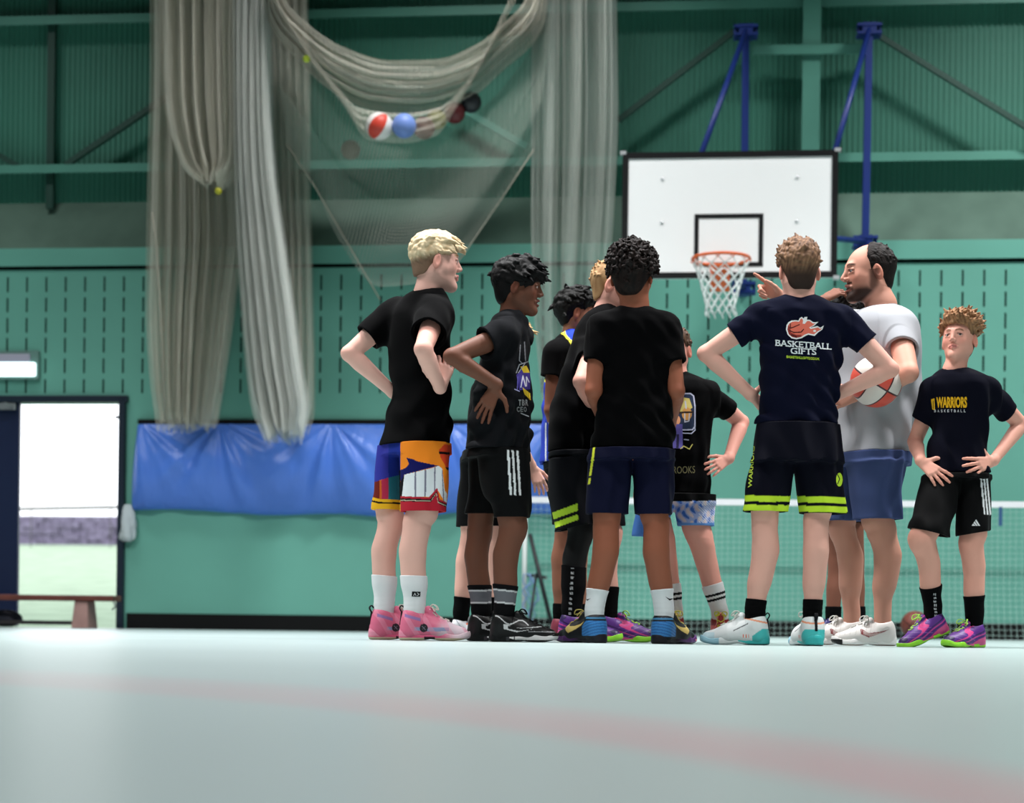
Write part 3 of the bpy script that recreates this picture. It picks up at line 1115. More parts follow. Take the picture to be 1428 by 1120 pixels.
        V.a[a0[0]:a1[0], a0[1]:a1[1], a0[2]:a1[2]] = np.minimum(A_, B_) - hh * hh * kk * 0.25
    # neck hole
    up = nrm(F.p(-0.02, 0, -0.05) - nb)
    V.cone(nb - up * 0.03, nb + up * 0.2, rn * 1.10, rn * 1.18, 0.006, 's')
    v, q = V.mesh()
    c = np.tile(lin(shirt['c']), (len(v), 1))
    if 'col' in shirt:
        c = shirt['col'](v, c)
    so = mesh_np('shirt', v, q, M_CLOTH, root, c)
    # ---------- shorts
    los = [loft_box(Wl)[0]] + [loft_box(LL[s])[0] for s in LL]
    his = [loft_box(Wl)[1]] + [loft_box(LL[s])[1] for s in LL]
    V = vol_for(los, his, 0.06, shorts.get('h', 0.0045))
    zlo = min(min(LL[s]['z']) for s in LL)
    fo = lambda W_: folds(W_, shorts.get('fold', 0.010), shorts.get('seed', 5), zlo, max(Wl['z']), shorts.get('lam', 0.11), 0.2)
    V.loft(Wl['z'], Wl['cx'], Wl['cy'], Wl['a'], Wl['b'], Wl['yaw'], sq=2.3)
    fo(V)
    for s in LL:
        l = LL[s]
        i = l['z'].index(min(l['z']))
        zh = l['z'][i]
        tl = shorts[s].get('tilt', 0.0)
        U = Vol(V.lo, V.lo + (V.n - 1) * V.h, V.h)
        U.n = V.n.copy()
        U.a = np.full(V.n, 1.0, np.float32)
        U.loft(list(l['z']) + [zh - 0.055], list(l['cx']) + [l['cx'][i]], list(l['cy']) + [l['cy'][i]], list(l['a']) + [l['a'][i]], list(l['b']) + [l['b'][i]], l['yaw'])
        fo(U)
        X, Y_, Z = U.axes()
        pl_ = (zh + tl * (X - l['cx'][i]) - Z + 0 * Y_).astype(np.float32)
        U.a = np.where(pl_ > -0.07, np.maximum(U.a, -(U.a + 0.0125)), U.a)
        U.a = np.maximum(U.a, pl_)
        kk = 0.014
        hh = np.maximum(kk - np.abs(V.a - U.a), 0) / kk
        V.a = np.minimum(V.a, U.a) - hh * hh * kk * 0.25
    # the waist stays under the shirt
    U = Vol(V.lo, V.lo + (V.n - 1) * V.h, V.h)
    U.n = V.n.copy()
    U.a = np.full(V.n, 1.0, np.float32)
    U.loft(list(T['z']) + [zb - 0.02], list(T['cx']) + [T['cx'][hb]], list(T['cy']) + [T['cy'][hb]], list(T['a']) + [T['a'][hb]], list(T['b']) + [T['b'][hb]], T['yaw'], grow=-0.024, sq=2.3)
    iz = int((zb + 0.006 - V.lo[2]) / V.h)
    if 0 < iz < V.n[2]:
        V.a[:, :, iz:] = np.maximum(V.a[:, :, iz:], U.a[:, :, iz:])
    v, q = V.mesh()
    c = np.tile(lin(shorts['c']), (len(v), 1))
    if 'col' in shorts:
        c = shorts['col'](v, c)
    sh = mesh_np('shorts', v, q, M_SHORTS, root, c)
    # ---------- socks and shoes
    shoes, socks = {}, {}
    for s, G in legs.items():
        pts, rs, kn, an, back = LEGP[s]
        sk_ = sock[s] if s in sock else sock
        if sk_.get('top'):
            ztop = P(G['ankle'][0], sk_['top'], Y + G['ankle'][2])[2]
            V = vol_for([p - 0.09 for p in pts] , [p + 0.09 for p in pts], 0.0, 0.0036)
            shank(V, pts, rs, math.radians(G['foot']), an, k, 0.005, 0.04)
            ax = nrm(kn - an)
            tp = an + ax * ((ztop - an[2]) / ax[2])
            V.put(lambda X, Y_, Z: (X - tp[0]) * ax[0] + (Y_ - tp[1]) * ax[1] + (Z - tp[2]) * ax[2], V.lo, V.lo + V.n * V.h, 0, 'i')
            zz = V.lo[2] + V.h * np.arange(V.n[2])
            V.a += (0.0007 * np.sin(zz * 300) * np.clip((0.22 - zz) / 0.1, 0, 1))[None, None, :].astype(np.float32) * sk_.get('scrunch', 0.6)
            v, q = V.mesh()
            c = np.tile(lin(sk_['c']), (len(v), 1))
            if 'col' in sk_:
                d = (v - tp) @ ax
                c = sk_['col'](v, c, d, tp)
            socks[s] = mesh_np('sock', v, q, M_SOCK, root, c)
        L = (shoe.get('L', 0.29)) * k
        ft = math.radians(G['foot'])
        pt = math.radians(G.get('pitch', 0))
        fdv = np.array((math.cos(ft), math.sin(ft), 0))
        # toe pitch: the heel lifts about the ball of the foot
        kk = L / 0.29
        Rz = Matrix.Rotation(ft, 4, 'Z')
        Ry = Matrix.Rotation(pt, 4, 'Y')
        ball = Vector((0.22 * kk, 0, 0))
        org = an * (1, 1, 0) - fdv * 0.056 * kk
        if pt:
            q0 = Matrix.Translation(ball) @ Ry @ Matrix.Translation(-ball)
            a_l = q0 @ Vector((0.056 * kk, 0, 0.1 * kk))
            org = an * (1, 1, 0) - fdv * a_l.x
            Mx = Matrix.Translation(Vector(org)) @ Rz @ q0
        else:
            Mx = Matrix.Translation(Vector(org)) @ Rz
        st = dict(shoe)
        st.update(G.get('shoe', {}))
        shoes[s] = build_shoe(root, Mx, L, st, st['col'])
    PEOPLE[key] = dict(root=root, body=body, shirt=so, shorts=sh, F=F, J=J, T=T, Y=Y, LL=LL, AN=AN, shoes=shoes, socks=socks)
    return root


def A_r(A, k):
    r = A.get('r', (0.047, 0.041, 0.038, 0.040, 0.0265))
    f = A.get('fat', 1.0)
    return [x * k * f for x in r]


# ------------------------------------------------------------------ prints: colour cells laid on the cloth
class Raster:
    def __init__(s, x0, y0, x1, y1, step):
        s.x0, s.y0, s.step = x0, y0, step
        s.nx, s.ny = int((x1 - x0) / step), int((y1 - y0) / step)
        s.c = np.zeros((s.ny, s.nx, 3))
        s.on = np.zeros((s.ny, s.nx), bool)
        s.X, s.Y = np.meshgrid(x0 + step * (np.arange(s.nx) + 0.5), y0 + step * (np.arange(s.ny) + 0.5))

    def fill(s, m, col):
        s.on |= m
        s.c[m] = lin(col)

    def poly(s, pts, col):
        s.fill(inpoly(s.X, s.Y, pts), col)

    def disc(s, cx, cy, rx, ry, col):
        s.fill(((s.X - cx) / rx) ** 2 + ((s.Y - cy) / ry) ** 2 < 1, col)

    def line(s, pts, w, col, closed=False):
        m = np.zeros_like(s.on)
        pts = list(pts) + ([pts[0]] if closed else [])
        for (ax, ay), (bx, by) in zip(pts[:-1], pts[1:]):
            dx, dy = bx - ax, by - ay
            t = np.clip(((s.X - ax) * dx + (s.Y - ay) * dy) / (dx * dx + dy * dy + 1e-9), 0, 1)
            m |= (s.X - ax - t * dx) ** 2 + (s.Y - ay - t * dy) ** 2 < (w / 2) ** 2
        s.fill(m, col)

    def text(s, txt, x0, y0, x1, y1, col, slope=0.0, bold=0.0, up=False, serif=0.0):
        """txt fitted to the box (top y0, base y1)"""
        cu = bpy.data.curves.new('lettering', 'FONT')
        cu.body = txt
        cu.offset = bold
        cu.resolution_u = 4
        ob = bpy.data.objects.new('lettering', cu)
        COL.objects.link(ob)
        bpy.context.view_layer.update()
        me = ob.to_mesh()
        v = np.array([p.co[:2] for p in me.vertices])
        me.calc_loop_triangles()
        tr = [tuple(t.vertices) for t in me.loop_triangles]
        ob.to_mesh_clear()
        bpy.data.objects.remove(ob)
        bpy.data.curves.remove(cu)
        lo, hi = v.min(0), v.max(0)
        u = (v - lo) / (hi - lo)
        xx = x0 + u[:, 0] * (x1 - x0)
        yy = y1 - u[:, 1] * (y1 - y0) + slope * (xx - x0)
        if up:
            yy = y1 - u[:, 0] * (y1 - y0)
            xx = x1 - (1 - u[:, 1]) * (x1 - x0)
            xx = x0 + (1 - u[:, 1]) * (x1 - x0) + slope * (yy - y0)
        m = np.zeros_like(s.on)
        for t in tr:
            px, py = xx[list(t)], yy[list(t)]
            i0, i1 = int((px.min() - s.x0) / s.step) - 1, int((px.max() - s.x0) / s.step) + 2
            j0, j1 = int((py.min() - s.y0) / s.step) - 1, int((py.max() - s.y0) / s.step) + 2
            i0, j0 = max(i0, 0), max(j0, 0)
            sl = (slice(j0, j1), slice(i0, i1))
            m[sl] |= inpoly(s.X[sl], s.Y[sl], list(zip(px, py)))
        if serif:
            # slab feet and heads on the stems
            rel = (s.Y - slope * (s.X - x0) - y0) / (y1 - y0)
            ends = m & ((rel < 0.17) | (rel > 0.83))
            n_ = max(int(serif / s.step), 1)
            for q in range(1, n_ + 1):
                m[:, q:] |= ends[:, :-q]
                m[:, :-q] |= ends[:, q:]
        s.fill(m, col)


def inpoly(X, Y, pts):
    r = np.zeros(X.shape, bool)
    n = len(pts)
    for i in range(n):
        (x0, y0), (x1, y1) = pts[i], pts[(i + 1) % n]
        if y0 == y1:
            continue
        c = (y0 > Y) != (y1 > Y)
        r ^= c & (X < (x1 - x0) * (Y - y0) / (y1 - y0) + x0)
    return r


def lay_print(name, R, target, parent, Y, lift=0.0022):
    """lays the coloured cells of R on target's surface as a thin printed layer; child of target"""
    dg = bpy.context.evaluated_depsgraph_get()
    bpy.context.view_layer.update()
    me = target.data
    off = np.array(target.matrix_world.translation)
    bv = BVHTree.FromObject(target, dg)
    used = np.zeros((R.ny + 1, R.nx + 1), bool)
    for dj in (0, 1):
        for di in (0, 1):
            used[dj:R.ny + dj, di:R.nx + di] |= R.on
    hit = np.full((R.ny + 1, R.nx + 1, 3), np.nan)
    o0 = np.array((0, 0, ZC))
    for j, i in np.argwhere(used):
        p = P(R.x0 + i * R.step, R.y0 + j * R.step, Y - 0.8)
        d = nrm(p - o0)
        h = bv.ray_cast(Vector(p - off), Vector(d))
        if h[0] is not None and h[3] < 1.6:
            hit[j, i] = np.array(h[0]) - d * lift
    vs, cs = [], []
    for j, i in np.argwhere(R.on):
        q = (hit[j, i], hit[j, i + 1], hit[j + 1, i + 1], hit[j + 1, i])
        if np.isnan(q).any():
            continue
        if max(np.ptp([a[1] for a in q]), 0) > 0.02:
            continue
        vs.extend(q)
        cs.extend([R.c[j, i]] * 4)
    if not vs:
        return None
    v = np.array(vs) + off
    o = mesh_np(name, v, np.arange(len(v)).reshape(-1, 4), M_PRINT, None, np.array(cs), origin=off)
    o.parent = target
    o.location = (0, 0, 0)
    return o
# ------------------------------------------------------------------ the hall
HA = math.radians(5.65)
UX = np.array((math.cos(HA), -math.sin(HA), 0))
NW = np.array((-math.sin(HA), -math.cos(HA), 0))      # out of the end wall, into the hall
ZV = np.array((0, 0, 1.0))
O0 = np.array((0, 15.48, 0))
AX = np.array((UX, NW, ZV))


def H(u, w, z):
    return O0 + u * UX + w * NW + z * ZV


def Wp(px, py, w):
    """photo pixel -> (u, z) on the vertical plane w in front of the end wall"""
    C = np.array((0, 0, ZC))
    d = P(px, py, 1.0) - C
    t = (w - (C - O0) @ NW) / (d @ NW)
    p = C + t * d
    return (p - O0) @ UX, p[2]


M_WALL = plain('green_wall_paint', (104, 168, 152), 0.55, 0.3, var=0.05, vscale=1.3, bump=0.06, bscale=40)
M_CLAD = plain('green_cladding_paint', (66, 128, 110), 0.5, 0.35, var=0.08, vscale=1.0)
M_STEEL = plain('green_steel_paint', (82, 142, 126), 0.45, 0.4, var=0.06, vscale=2)
M_STEELD = plain('dark_green_steel', (32, 68, 58), 0.5, 0.4)
M_LEDGE = plain('dusty_ledge', (92, 116, 104), 0.9, 0.1, var=0.18, vscale=2.2)
M_SLOT = plain('recess_shade', (14, 24, 24), 0.9, 0.0)  # near-black colour puts the shade inside slots and gap into the material
M_BLACK = plain('black_skirting', (7, 8, 9), 0.6, 0.2)
M_NAVY = plain('navy_door_paint', (16, 30, 64), 0.45, 0.4)
M_NAVYD = plain('navy_frame_paint', (14, 32, 48), 0.5, 0.4)
M_CEIL = plain('hall_ceiling', (70, 82, 78), 0.8, 0.1)
M_SIDE = plain('hall_side_wall', (70, 92, 86), 0.8, 0.1)


def floor_mat():
    m, nt, b = new_mat('sports_floor')
    L = nt.links
    tc = nt.nodes.new('ShaderNodeTexCoord')
    n = nt.nodes.new('ShaderNodeTexNoise')
    n.inputs['Scale'].default_value = 1.1
    n.inputs['Detail'].default_value = 6
    L.new(tc.outputs['Object'], n.inputs['Vector'])
    r = nt.nodes.new('ShaderNodeValToRGB')
    r.color_ramp.elements[0].position, r.color_ramp.elements[1].position = 0.3, 0.7
    r.color_ramp.elements[0].color = rgba((146, 160, 159))
    r.color_ramp.elements[1].color = rgba((154, 168, 167))
    L.new(n.outputs['Fac'], r.inputs['Fac'])
    # a worn red court marking: a wide painted arc
    mp = nt.nodes.new('ShaderNodeVectorMath')
    mp.operation = 'DISTANCE'
    mp.inputs[1].default_value = ARC[:3]
    L.new(tc.outputs['Object'], mp.inputs[0])
    sb = nt.nodes.new('ShaderNodeMath')
    sb.operation = 'SUBTRACT'
    sb.inputs[1].default_value = ARC[3]
    L.new(mp.outputs['Value'], sb.inputs[0])
    ab = nt.nodes.new('ShaderNodeMath')
    ab.operation = 'ABSOLUTE'
    L.new(sb.outputs[0], ab.inputs[0])
    lt = nt.nodes.new('ShaderNodeMath')
    lt.operation = 'LESS_THAN'
    lt.inputs[1].default_value = ARC[4]
    L.new(ab.outputs[0], lt.inputs[0])
    mx = nt.nodes.new('ShaderNodeMix')
    mx.data_type = 'RGBA'
    mx.inputs['B'].default_value = rgba((178, 122, 130))
    L.new(lt.outputs[0], mx.inputs['Factor'])
    L.new(r.outputs['Color'], mx.inputs['A'])
    L.new(mx.outputs['Result'], b.inputs['Base Color'])
    b.inputs['Roughness'].default_value = 0.36
    b.inputs['Specular IOR Level'].default_value = 0.16
    n2 = nt.nodes.new('ShaderNodeTexNoise')
    n2.inputs['Scale'].default_value = 45
    L.new(tc.outputs['Object'], n2.inputs['Vector'])
    bp = nt.nodes.new('ShaderNodeBump')
    bp.inputs['Strength'].default_value = 0.05
    bp.inputs['Distance'].default_value = 0.002
    L.new(n2.outputs['Fac'], bp.inputs['Height'])
    L.new(bp.outputs['Normal'], b.inputs['Normal'])
    return m


def circle3(a, b, c):
    A = np.array([[2 * (b[0] - a[0]), 2 * (b[1] - a[1])], [2 * (c[0] - a[0]), 2 * (c[1] - a[1])]])
    v = np.array([b[0] ** 2 + b[1] ** 2 - a[0] ** 2 - a[1] ** 2, c[0] ** 2 + c[1] ** 2 - a[0] ** 2 - a[1] ** 2])
    x, y = np.linalg.solve(A, v)
    return x, y, 0.0, math.hypot(a[0] - x, a[1] - y), 0.028


ARC = circle3((0.216, 0.755), (0.045, 1.27), (-0.415, 1.94))
UL, UR, WF = -9.0, 9.0, 22.0


def quad(mb, u0, u1, z0, z1, w, mi=0):
    mb.poly([H(u0, w, z0), H(u1, w, z0), H(u1, w, z1), H(u0, w, z1)], mi)


def struct(name, mb, mats, **kw):
    return tag(mb.build(name, mats, **kw), kind='structure')


mb = MB()
mb.poly([H(UL, WF, 0), H(UR, WF, 0), H(UR, 0, 0), H(UL, 0, 0)])
fl = struct('floor', mb, floor_mat(), origin=np.zeros(3))
mb = MB()
mb.box(H(0, WF / 2 - 0.2, 7.65), (UR - UL, WF + 0.6, 0.1), AX)
struct('ceiling', mb, M_CEIL)
for nm, u in (('wall_left', UL), ('wall_right', UR)):
    mb = MB()
    mb.box(H(u + math.copysign(0.05, u), WF / 2 - 0.2, 3.8), (0.1, WF + 0.6, 7.6), AX)
    struct(nm, mb, M_SIDE)
mb = MB()
mb.box(H(0, WF + 0.05, 3.8), (UR - UL, 0.1, 7.6), AX)
struct('wall_front', mb, M_SIDE)

# ---- end wall
uD0 = Wp(-40, 700, 0)[0]
uD1 = Wp(169, 700, 0)[0]
zD = Wp(100, 560, 0)[1]
zP0 = Wp(300, 556, 0)[1]
zP1 = Wp(300, 374.5, 0)[1]
zB = Wp(300, 344, 0.03)[1]
zL = Wp(100, 283, -0.3)[1]
mb = MB()
quad(mb, UL, uD0, 0, zP0, 0)
quad(mb, uD1, UR, 0, zP0, 0)
quad(mb, uD0, uD1, zD, zP0, 0)
for u in (uD0, uD1):
    mb.poly([H(u, 0, 0), H(u, -0.22, 0), H(u, -0.22, zD), H(u, 0, zD)])
mb.poly([H(uD0, 0, zD), H(uD1, 0, zD), H(uD1, -0.22, zD), H(uD0, -0.22, zD)])
# slotted boards: real recessed slots
rows = [(386.0, 407.0), (415, 435), (443, 464), (471, 492), (500, 520.5), (529, 548.5)]
rz = [(Wp(118, b, 0)[1], Wp(118, a, 0)[1]) for a, b in rows]
pitch = (Wp(172, 470, 0)[0] - Wp(10.0, 470, 0)[0]) / 6.0
u_first = Wp(10.0, 470, 0)[0]
us = [u_first + pitch * i for i in range(int((UL - u_first) / pitch), int((UR - u_first) / pitch))]
sw = 0.0085
prev = UL
for u in us:
    quad(mb, prev, u - sw, zP0, zP1, 0)
    zs = [zP0]
    for z0, z1 in reversed(rz):
        quad(mb, u - sw, u + sw, zs[-1], z0, 0)
        c = [H(u - sw, 0, z0), H(u + sw, 0, z0), H(u + sw, 0, z1), H(u - sw, 0, z1)]
        d = [p - NW * 0.045 for p in c]
        for i in range(4):
            mb.poly([c[i], c[(i + 1) % 4], d[(i + 1) % 4], d[i]], 1)
        mb.poly(d, 1)
        zs.append(z1)
    quad(mb, u - sw, u + sw, zs[-1], zP1, 0)
    prev = u + sw
quad(mb, prev, UR, zP0, zP1, 0)
# gap coloured dark to stand for its shade, then the band
mb.poly([H(UL, 0, zP1), H(UR, 0, zP1), H(UR, -0.05, zP1), H(UL, -0.05, zP1)], 1)
quad(mb, UL, UR, zP1, zP1 + 0.028, -0.03, 1)
mb.poly([H(UL, -0.05, zP1 + 0.028), H(UR, -0.05, zP1 + 0.028), H(UR, 0.03, zP1 + 0.028), H(UL, 0.03, zP1 + 0.028)], 1)
quad(mb, UL, UR, zP1 + 0.028, zB, 0.03)
mb.poly([H(UL, 0.03, zB), H(UR, 0.03, zB), H(UR, -0.3, zL), H(UL, -0.3, zL)], 2)
# ribbed cladding above the ledge
rib = 0.05
n = int((UR - UL) / rib)
for i in range(n):
    u = UL + i * rib
    pr = [(u, -0.3), (u + rib * 0.35, -0.3), (u + rib * 0.5, -0.315), (u + rib * 0.85, -0.315), (u + rib, -0.3)]
    for (a, wa), (b, wb) in zip(pr[:-1], pr[1:]):
        mb.poly([H(a, wa, zL), H(b, wb, zL), H(b, wb, 7.6), H(a, wa, 7.6)], 3)
struct('wall_back', mb, [M_WALL, M_SLOT, M_LEDGE, M_CLAD])
# skirting
mb = MB()
zs0 = Wp(300, 856.5, 0.02)[1]
mb.box(H((uD1 + 0.07 + UR) / 2, 0.012, zs0 / 2), (UR - uD1 - 0.07, 0.02, zs0), AX)
struct('baseboard_back', mb, M_BLACK)

# ---- steel frame standing on the ledge, in front of the cladding
def trim(i, shapes, mat):
    mb = MB()
    for s in shapes:
        mb.bar(*s)
    struct('trim_%d' % i, mb, mat)


def Q(px, py, w):
    u, z = Wp(px, py, w)
    return H(u, w, z)


def girt(i, py_l, py_r, w, h, mat, d=0.12, lip=True):
    """horizontal channel rail across the whole wall"""
    uz0, uz1 = Wp(0, py_l, w), Wp(1428, py_r, w)
    z = (uz0[1] + uz1[1]) / 2
    sh = [(H(UL, w, z), H(UR, w, z), 0.012, h), (H(UL, w - d / 2, z + h / 2), H(UR, w - d / 2, z + h / 2), d, 0.012)]
    trim(i, sh, mat)


girt(1, 235, 218, -0.10, 0.075, M_STEEL, 0.2)
girt(2, 22, 5, -0.10, 0.08, M_STEEL, 0.2)
# column behind the backboard with a cross head
u0, _ = Wp(1131, 120, -0.02)
zt = 7.6
trim(3, [(H(u0, 0.0, zL - 0.2), H(u0, 0.0, zt), 0.155, 0.012), (H(u0, -0.1, zL - 0.2), H(u0, -0.1, zt), 0.012, 0.19), ], M_STEEL)
a, b = Q(1050, 70, 0.05), Q(1206, 68, 0.05)
trim(4, [(a, b, 0.02, 0.085), (a - NW * 0.05 + ZV * 0.04, b - NW * 0.05 + ZV * 0.04, 0.12, 0.012)], M_STEEL)
# slim upright, wind braces, and one dark bar drawn for a shadow
u1, _ = Wp(72, 120, -0.2)
trim(5, [(H(u1, -0.2, zL - 0.08), H(u1, -0.2, zt), 0.07, 0.05)], M_STEELD)
trim(6, [(Q(92, 230, -0.12), Q(330, 70, -0.12), 0.05, 0.05)], M_STEELD)
trim(7, [(Q(-40, 195, -0.12), Q(26, 232, -0.12), 0.05, 0.05)], M_STEELD)
trim(8, [(Q(1216, 44, 0.03), Q(1445, 186, 0.03), 0.04, 0.045)], M_STEELD)
trim(9, [(Q(1024, 44, -0.05), Q(862, 168, -0.05), 0.045, 0.05)], M_STEELD)  # dark bar stands in for a diagonal shadow left of the goal
u2, _ = Wp(655, 120, -0.2)
trim(10, [(Q(640, 150, -0.12), Q(735, 205, -0.12), 0.05, 0.06)], M_STEEL)

# ---- doorway
mb = MB()
fw = 0.062
mb.box(H(uD1 + fw / 2 - 0.02, 0.005, zD / 2 + 0.02), (fw, 0.10, zD + 0.04), AX)
mb.box(H((uD0 + uD1) / 2, 0.005, zD + fw / 2 - 0.012), (uD1 - uD0 + 2 * fw, 0.10, fw), AX)
mb.box(H(uD0 - fw / 2 + 0.02, 0.005, zD / 2 + 0.02), (fw, 0.10, zD + 0.04), AX)
uz = Wp(166, 562, 0)
mb.box(H(uD1 - 0.05, -0.04, zD - 0.14), (0.06, 0.03, 0.025), AX)
dr = struct('door_1', mb, M_NAVYD, bevel=0.006)
mb = MB()
uLf = Wp(27, 700, -0.03)[0]
mb.box(H((uD0 + uLf) / 2, -0.03, zD / 2), (uLf - uD0, 0.045, zD - 0.02), AX)
lf = mb.build('door_leaf', M_NAVY, dr, bevel=0.004)
M_CLOSER = plain('door_closer_metal', (150, 155, 158), 0.4, 0.5, metal=0.6)
mb = MB()
c = Q(10, 567, 0.02)
mb.box(c, (0.16, 0.05, 0.06), AX)
mb.bar(c + UX * 0.06, c + UX * 0.02 + NW * 0.12 + ZV * 0.02, 0.02, 0.012)
mb.build('door_closer', M_CLOSER, dr, bevel=0.004)

# ---- outdoors through the door
M_GROUND = plain('pale_grass', (150, 168, 146), 0.9, 0.1, var=0.12, vscale=3)
M_HEDGE = plain('stone_wall', (120, 112, 134), 0.9, 0.1, var=0.35, vscale=7)
M_CONC = plain('pale_render_wall', (238, 238, 240), 0.9, 0.1)
mb = MB()
wv = -26.0
zbank = Wp(90, 757, wv)[1]
for (wa, za), (wb_, zb_) in (((0.0, -0.012), (-0.6, -0.012)), ((-0.6, -0.012), (wv - 2, zbank * (1 + 1.4 / 25.4))), ((wv - 2, zbank * (1 + 1.4 / 25.4)), (-70, zbank * 1.1))):
    mb.poly([H(-40, wa, za), H(20, wa, za), H(20, wb_, zb_), H(-40, wb_, zb_)])
struct('ground', mb, M_GROUND)
mb = MB()
wv = -26.0
z0, z1 = zbank - 0.1, Wp(90, 720, wv)[1]
r = np.random.default_rng(5)
NU = 90
us_ = np.linspace(-30, 2, NU)
for k in range(NU - 1):
    for q in range(5):
        h0, h1 = z0 + (z1 - z0) * q / 5, z0 + (z1 - z0) * (q + 1) / 5
        mb.box(H(us_[k] + 0.18 + 0.16 * (q % 2), wv + r.uniform(-0.05, 0.06), (h0 + h1) / 2), ((us_[1] - us_[0]) * 0.97, 0.4, (h1 - h0) * 0.96), AX)
hd = mb.build('stone_wall', M_HEDGE)
tag(hd, 'low grey stone wall outdoors seen through the open doorway', 'wall')
mb = MB()
wr = -24.0
a, b = Q(-60, 711.5, wr), Q(260, 705.5, wr)
mb.tube([a, b], 0.045, 8)
for t in np.linspace(-0.02, 1.02, 4):
    p = a * (1 - t) + b * t
    mb.tube([p, p * (1, 1, 0) + ZV * (zbank * 0.9)], 0.012, 8)
tag(mb.build('hand_rail', plain('weathered_rail', (60, 60, 52), 0.7)), 'thin weathered rail outdoors above the grey stone wall', 'rail')

# ---- emergency light above the door
M_LBOX = plain('grey_light_case', (96, 132, 124), 0.5)
M_LTUBE = plain('lit_diffuser', (235, 250, 250), 0.4, emit=(225, 250, 250), estr=2.2)
M_LTOP = plain('translucent_cover', (170, 168, 186), 0.4)
c0 = Q(22, 509, 0.05)
L0 = empty('emergency_light', H(*((Q(22, 530, 0.0) - O0) @ UX, 0.0, (Q(22, 530, 0))[2])))
tag(L0, 'lit white emergency exit light box on the green wall over the doorway', 'light')
ua, zb_ = Wp(-30, 529.5, 0.05)
ub, zt_ = Wp(54, 489, 0.05)
mb = MB()
mb.box(H((ua + ub) / 2, 0.026, (zb_ + zt_) / 2), (ub - ua, 0.04, zt_ - zb_), AX)
mb.build('case', M_LBOX, L0, bevel=0.006)
ub2, zt2 = Wp(49, 505.5, 0.07)
_, zb2 = Wp(49, 524.5, 0.07)
mb = MB()
mb.box(H((ua + ub2) / 2, 0.06, (zb2 + zt2) / 2), (ub2 - ua, 0.05, zt2 - zb2), AX)
mb.build('diffuser', M_LTUBE, L0, bevel=0.012)
_, zt3 = Wp(49, 493, 0.07)
mb = MB()
mb.box(H((ua + ub2) / 2 - 0.03, 0.055, (zt2 + zt3) / 2), (ub2 - ua - 0.05, 0.04, zt3 - zt2 - 0.004), AX)
mb.build('cover', M_LTOP, L0, bevel=0.008)

# ---- long gym bench across the doorway
M_WOOD = plain('bench_timber', (98, 52, 44), 0.45, 0.4, var=0.2, vscale=6)
M_WOODL = plain('bench_leg_timber', (150, 118, 112), 0.6, 0.3, var=0.15, vscale=6)
wb = 0.42
ux1, zt_ = Wp(163.5, 831, wb)
_, zb_ = Wp(120, 838.5, wb)
B0 = empty('gym_bench', H(ux1 - 1.3, wb, 0))
tag(B0, 'long low brown wooden gym bench standing across the open doorway', 'bench')
mb = MB()
mb.box(H(ux1 - 1.35, wb, (zt_ + zb_) / 2), (2.7, 0.24, zt_ - zb_), AX)
mb.build('seat', M_WOOD, B0, bevel=0.008)
for ul in (Wp(118, 860, wb)[0], Wp(118, 860, wb)[0] - 1.75):
    mb = MB()
    zz = zb_
    mb.add([H(ul + s * (0.06 if k else 0.075), wb + t * (0.10 if k else 0.14), zz if k else 0.0) for k in (0, 1) for s, t in ((-1, -1), (1, -1), (1, 1), (-1, 1))],
           [(0, 3, 2, 1), (4, 5, 6, 7), (0, 1, 5, 4), (1, 2, 6, 5), (2, 3, 7, 6), (3, 0, 4, 7)])
    mb.build('leg', M_WOODL, B0, bevel=0.006)
mb = MB()
_, zs_ = Wp(80, 868.5, wb)
mb.bar(H(ul, wb, zs_), H(Wp(116, 860, wb)[0], wb, zs_), 0.035, 0.035)
mb.build('stretcher', plain('dark_rail_wood', (40, 34, 38), 0.6), B0)
mb = MB()
hk = Q(161, 838, wb)
mb.tube(catmull([hk + UX * -0.02, hk + UX * 0.0 + ZV * -0.05, hk + UX * -0.03 + ZV * -0.08], 5), 0.008, 6)
mb.build('hook', M_CLOSER, B0)
# dark kit bag at the picture's left edge under the bench
mb = MB()
gb = []
cb = Q(8, 868, 0.32)
for i in range(13):
    th = PI * i / 12
    row = []
    for j in range(25):
        ph = 2 * PI * j / 24
        rr = 1 + 0.10 * math.sin(3 * ph + 2 * th) + 0.06 * math.sin(7 * ph)
        x = 0.15 * math.sin(th) * math.cos(ph) * rr
        y = 0.07 * math.sin(th) * math.sin(ph) * rr
        z = 0.075 * math.cos(th) * (1 + 0.1 * math.sin(5 * ph))
        row.append(np.array((cb[0], cb[1], 0.078)) + UX * x + NW * y + ZV * max(z, -0.074))
    gb.append(row)
mb.grid(gb)
bg = mb.build('kit_bag', plain('navy_bag_cloth', (16, 20, 38), 0.7, bump=0.4, bscale=30))
tag(bg, 'small dark navy kit bag slumped under the bench end', 'bag')
# crumpled white bag hanging by the door frame
mb = MB()
c = Q(178, 728, 0.06)
gb = []
r = np.random.default_rng(9)
for i in range(15):
    t = i / 14
    row = []
    wd = 0.015 + 0.055 * math.sin(PI * min(t * 0.62 + 0.05, 1)) ** 0.8
    if t > 0.93:
        wd *= 0.5
    for j in range(21):
        ph = 2 * PI * j / 20
        rr = 1 + 0.22 * math.sin(3 * ph + 4 * t) + 0.14 * math.sin(8 * ph + 9 * t)
        row.append(c + ZV * (0.16 - 0.34 * t) + UX * wd * math.cos(ph) * rr + NW * (wd * 0.6 * math.sin(ph) * rr))
    gb.append(row)
mb.grid(gb)
pb = mb.build('plastic_bag', plain('crumpled_plastic', (196, 206, 210), 0.3, 0.5, bump=0.5, bscale=25))
tag(pb, 'crumpled white plastic bag hanging beside the door frame', 'bag')

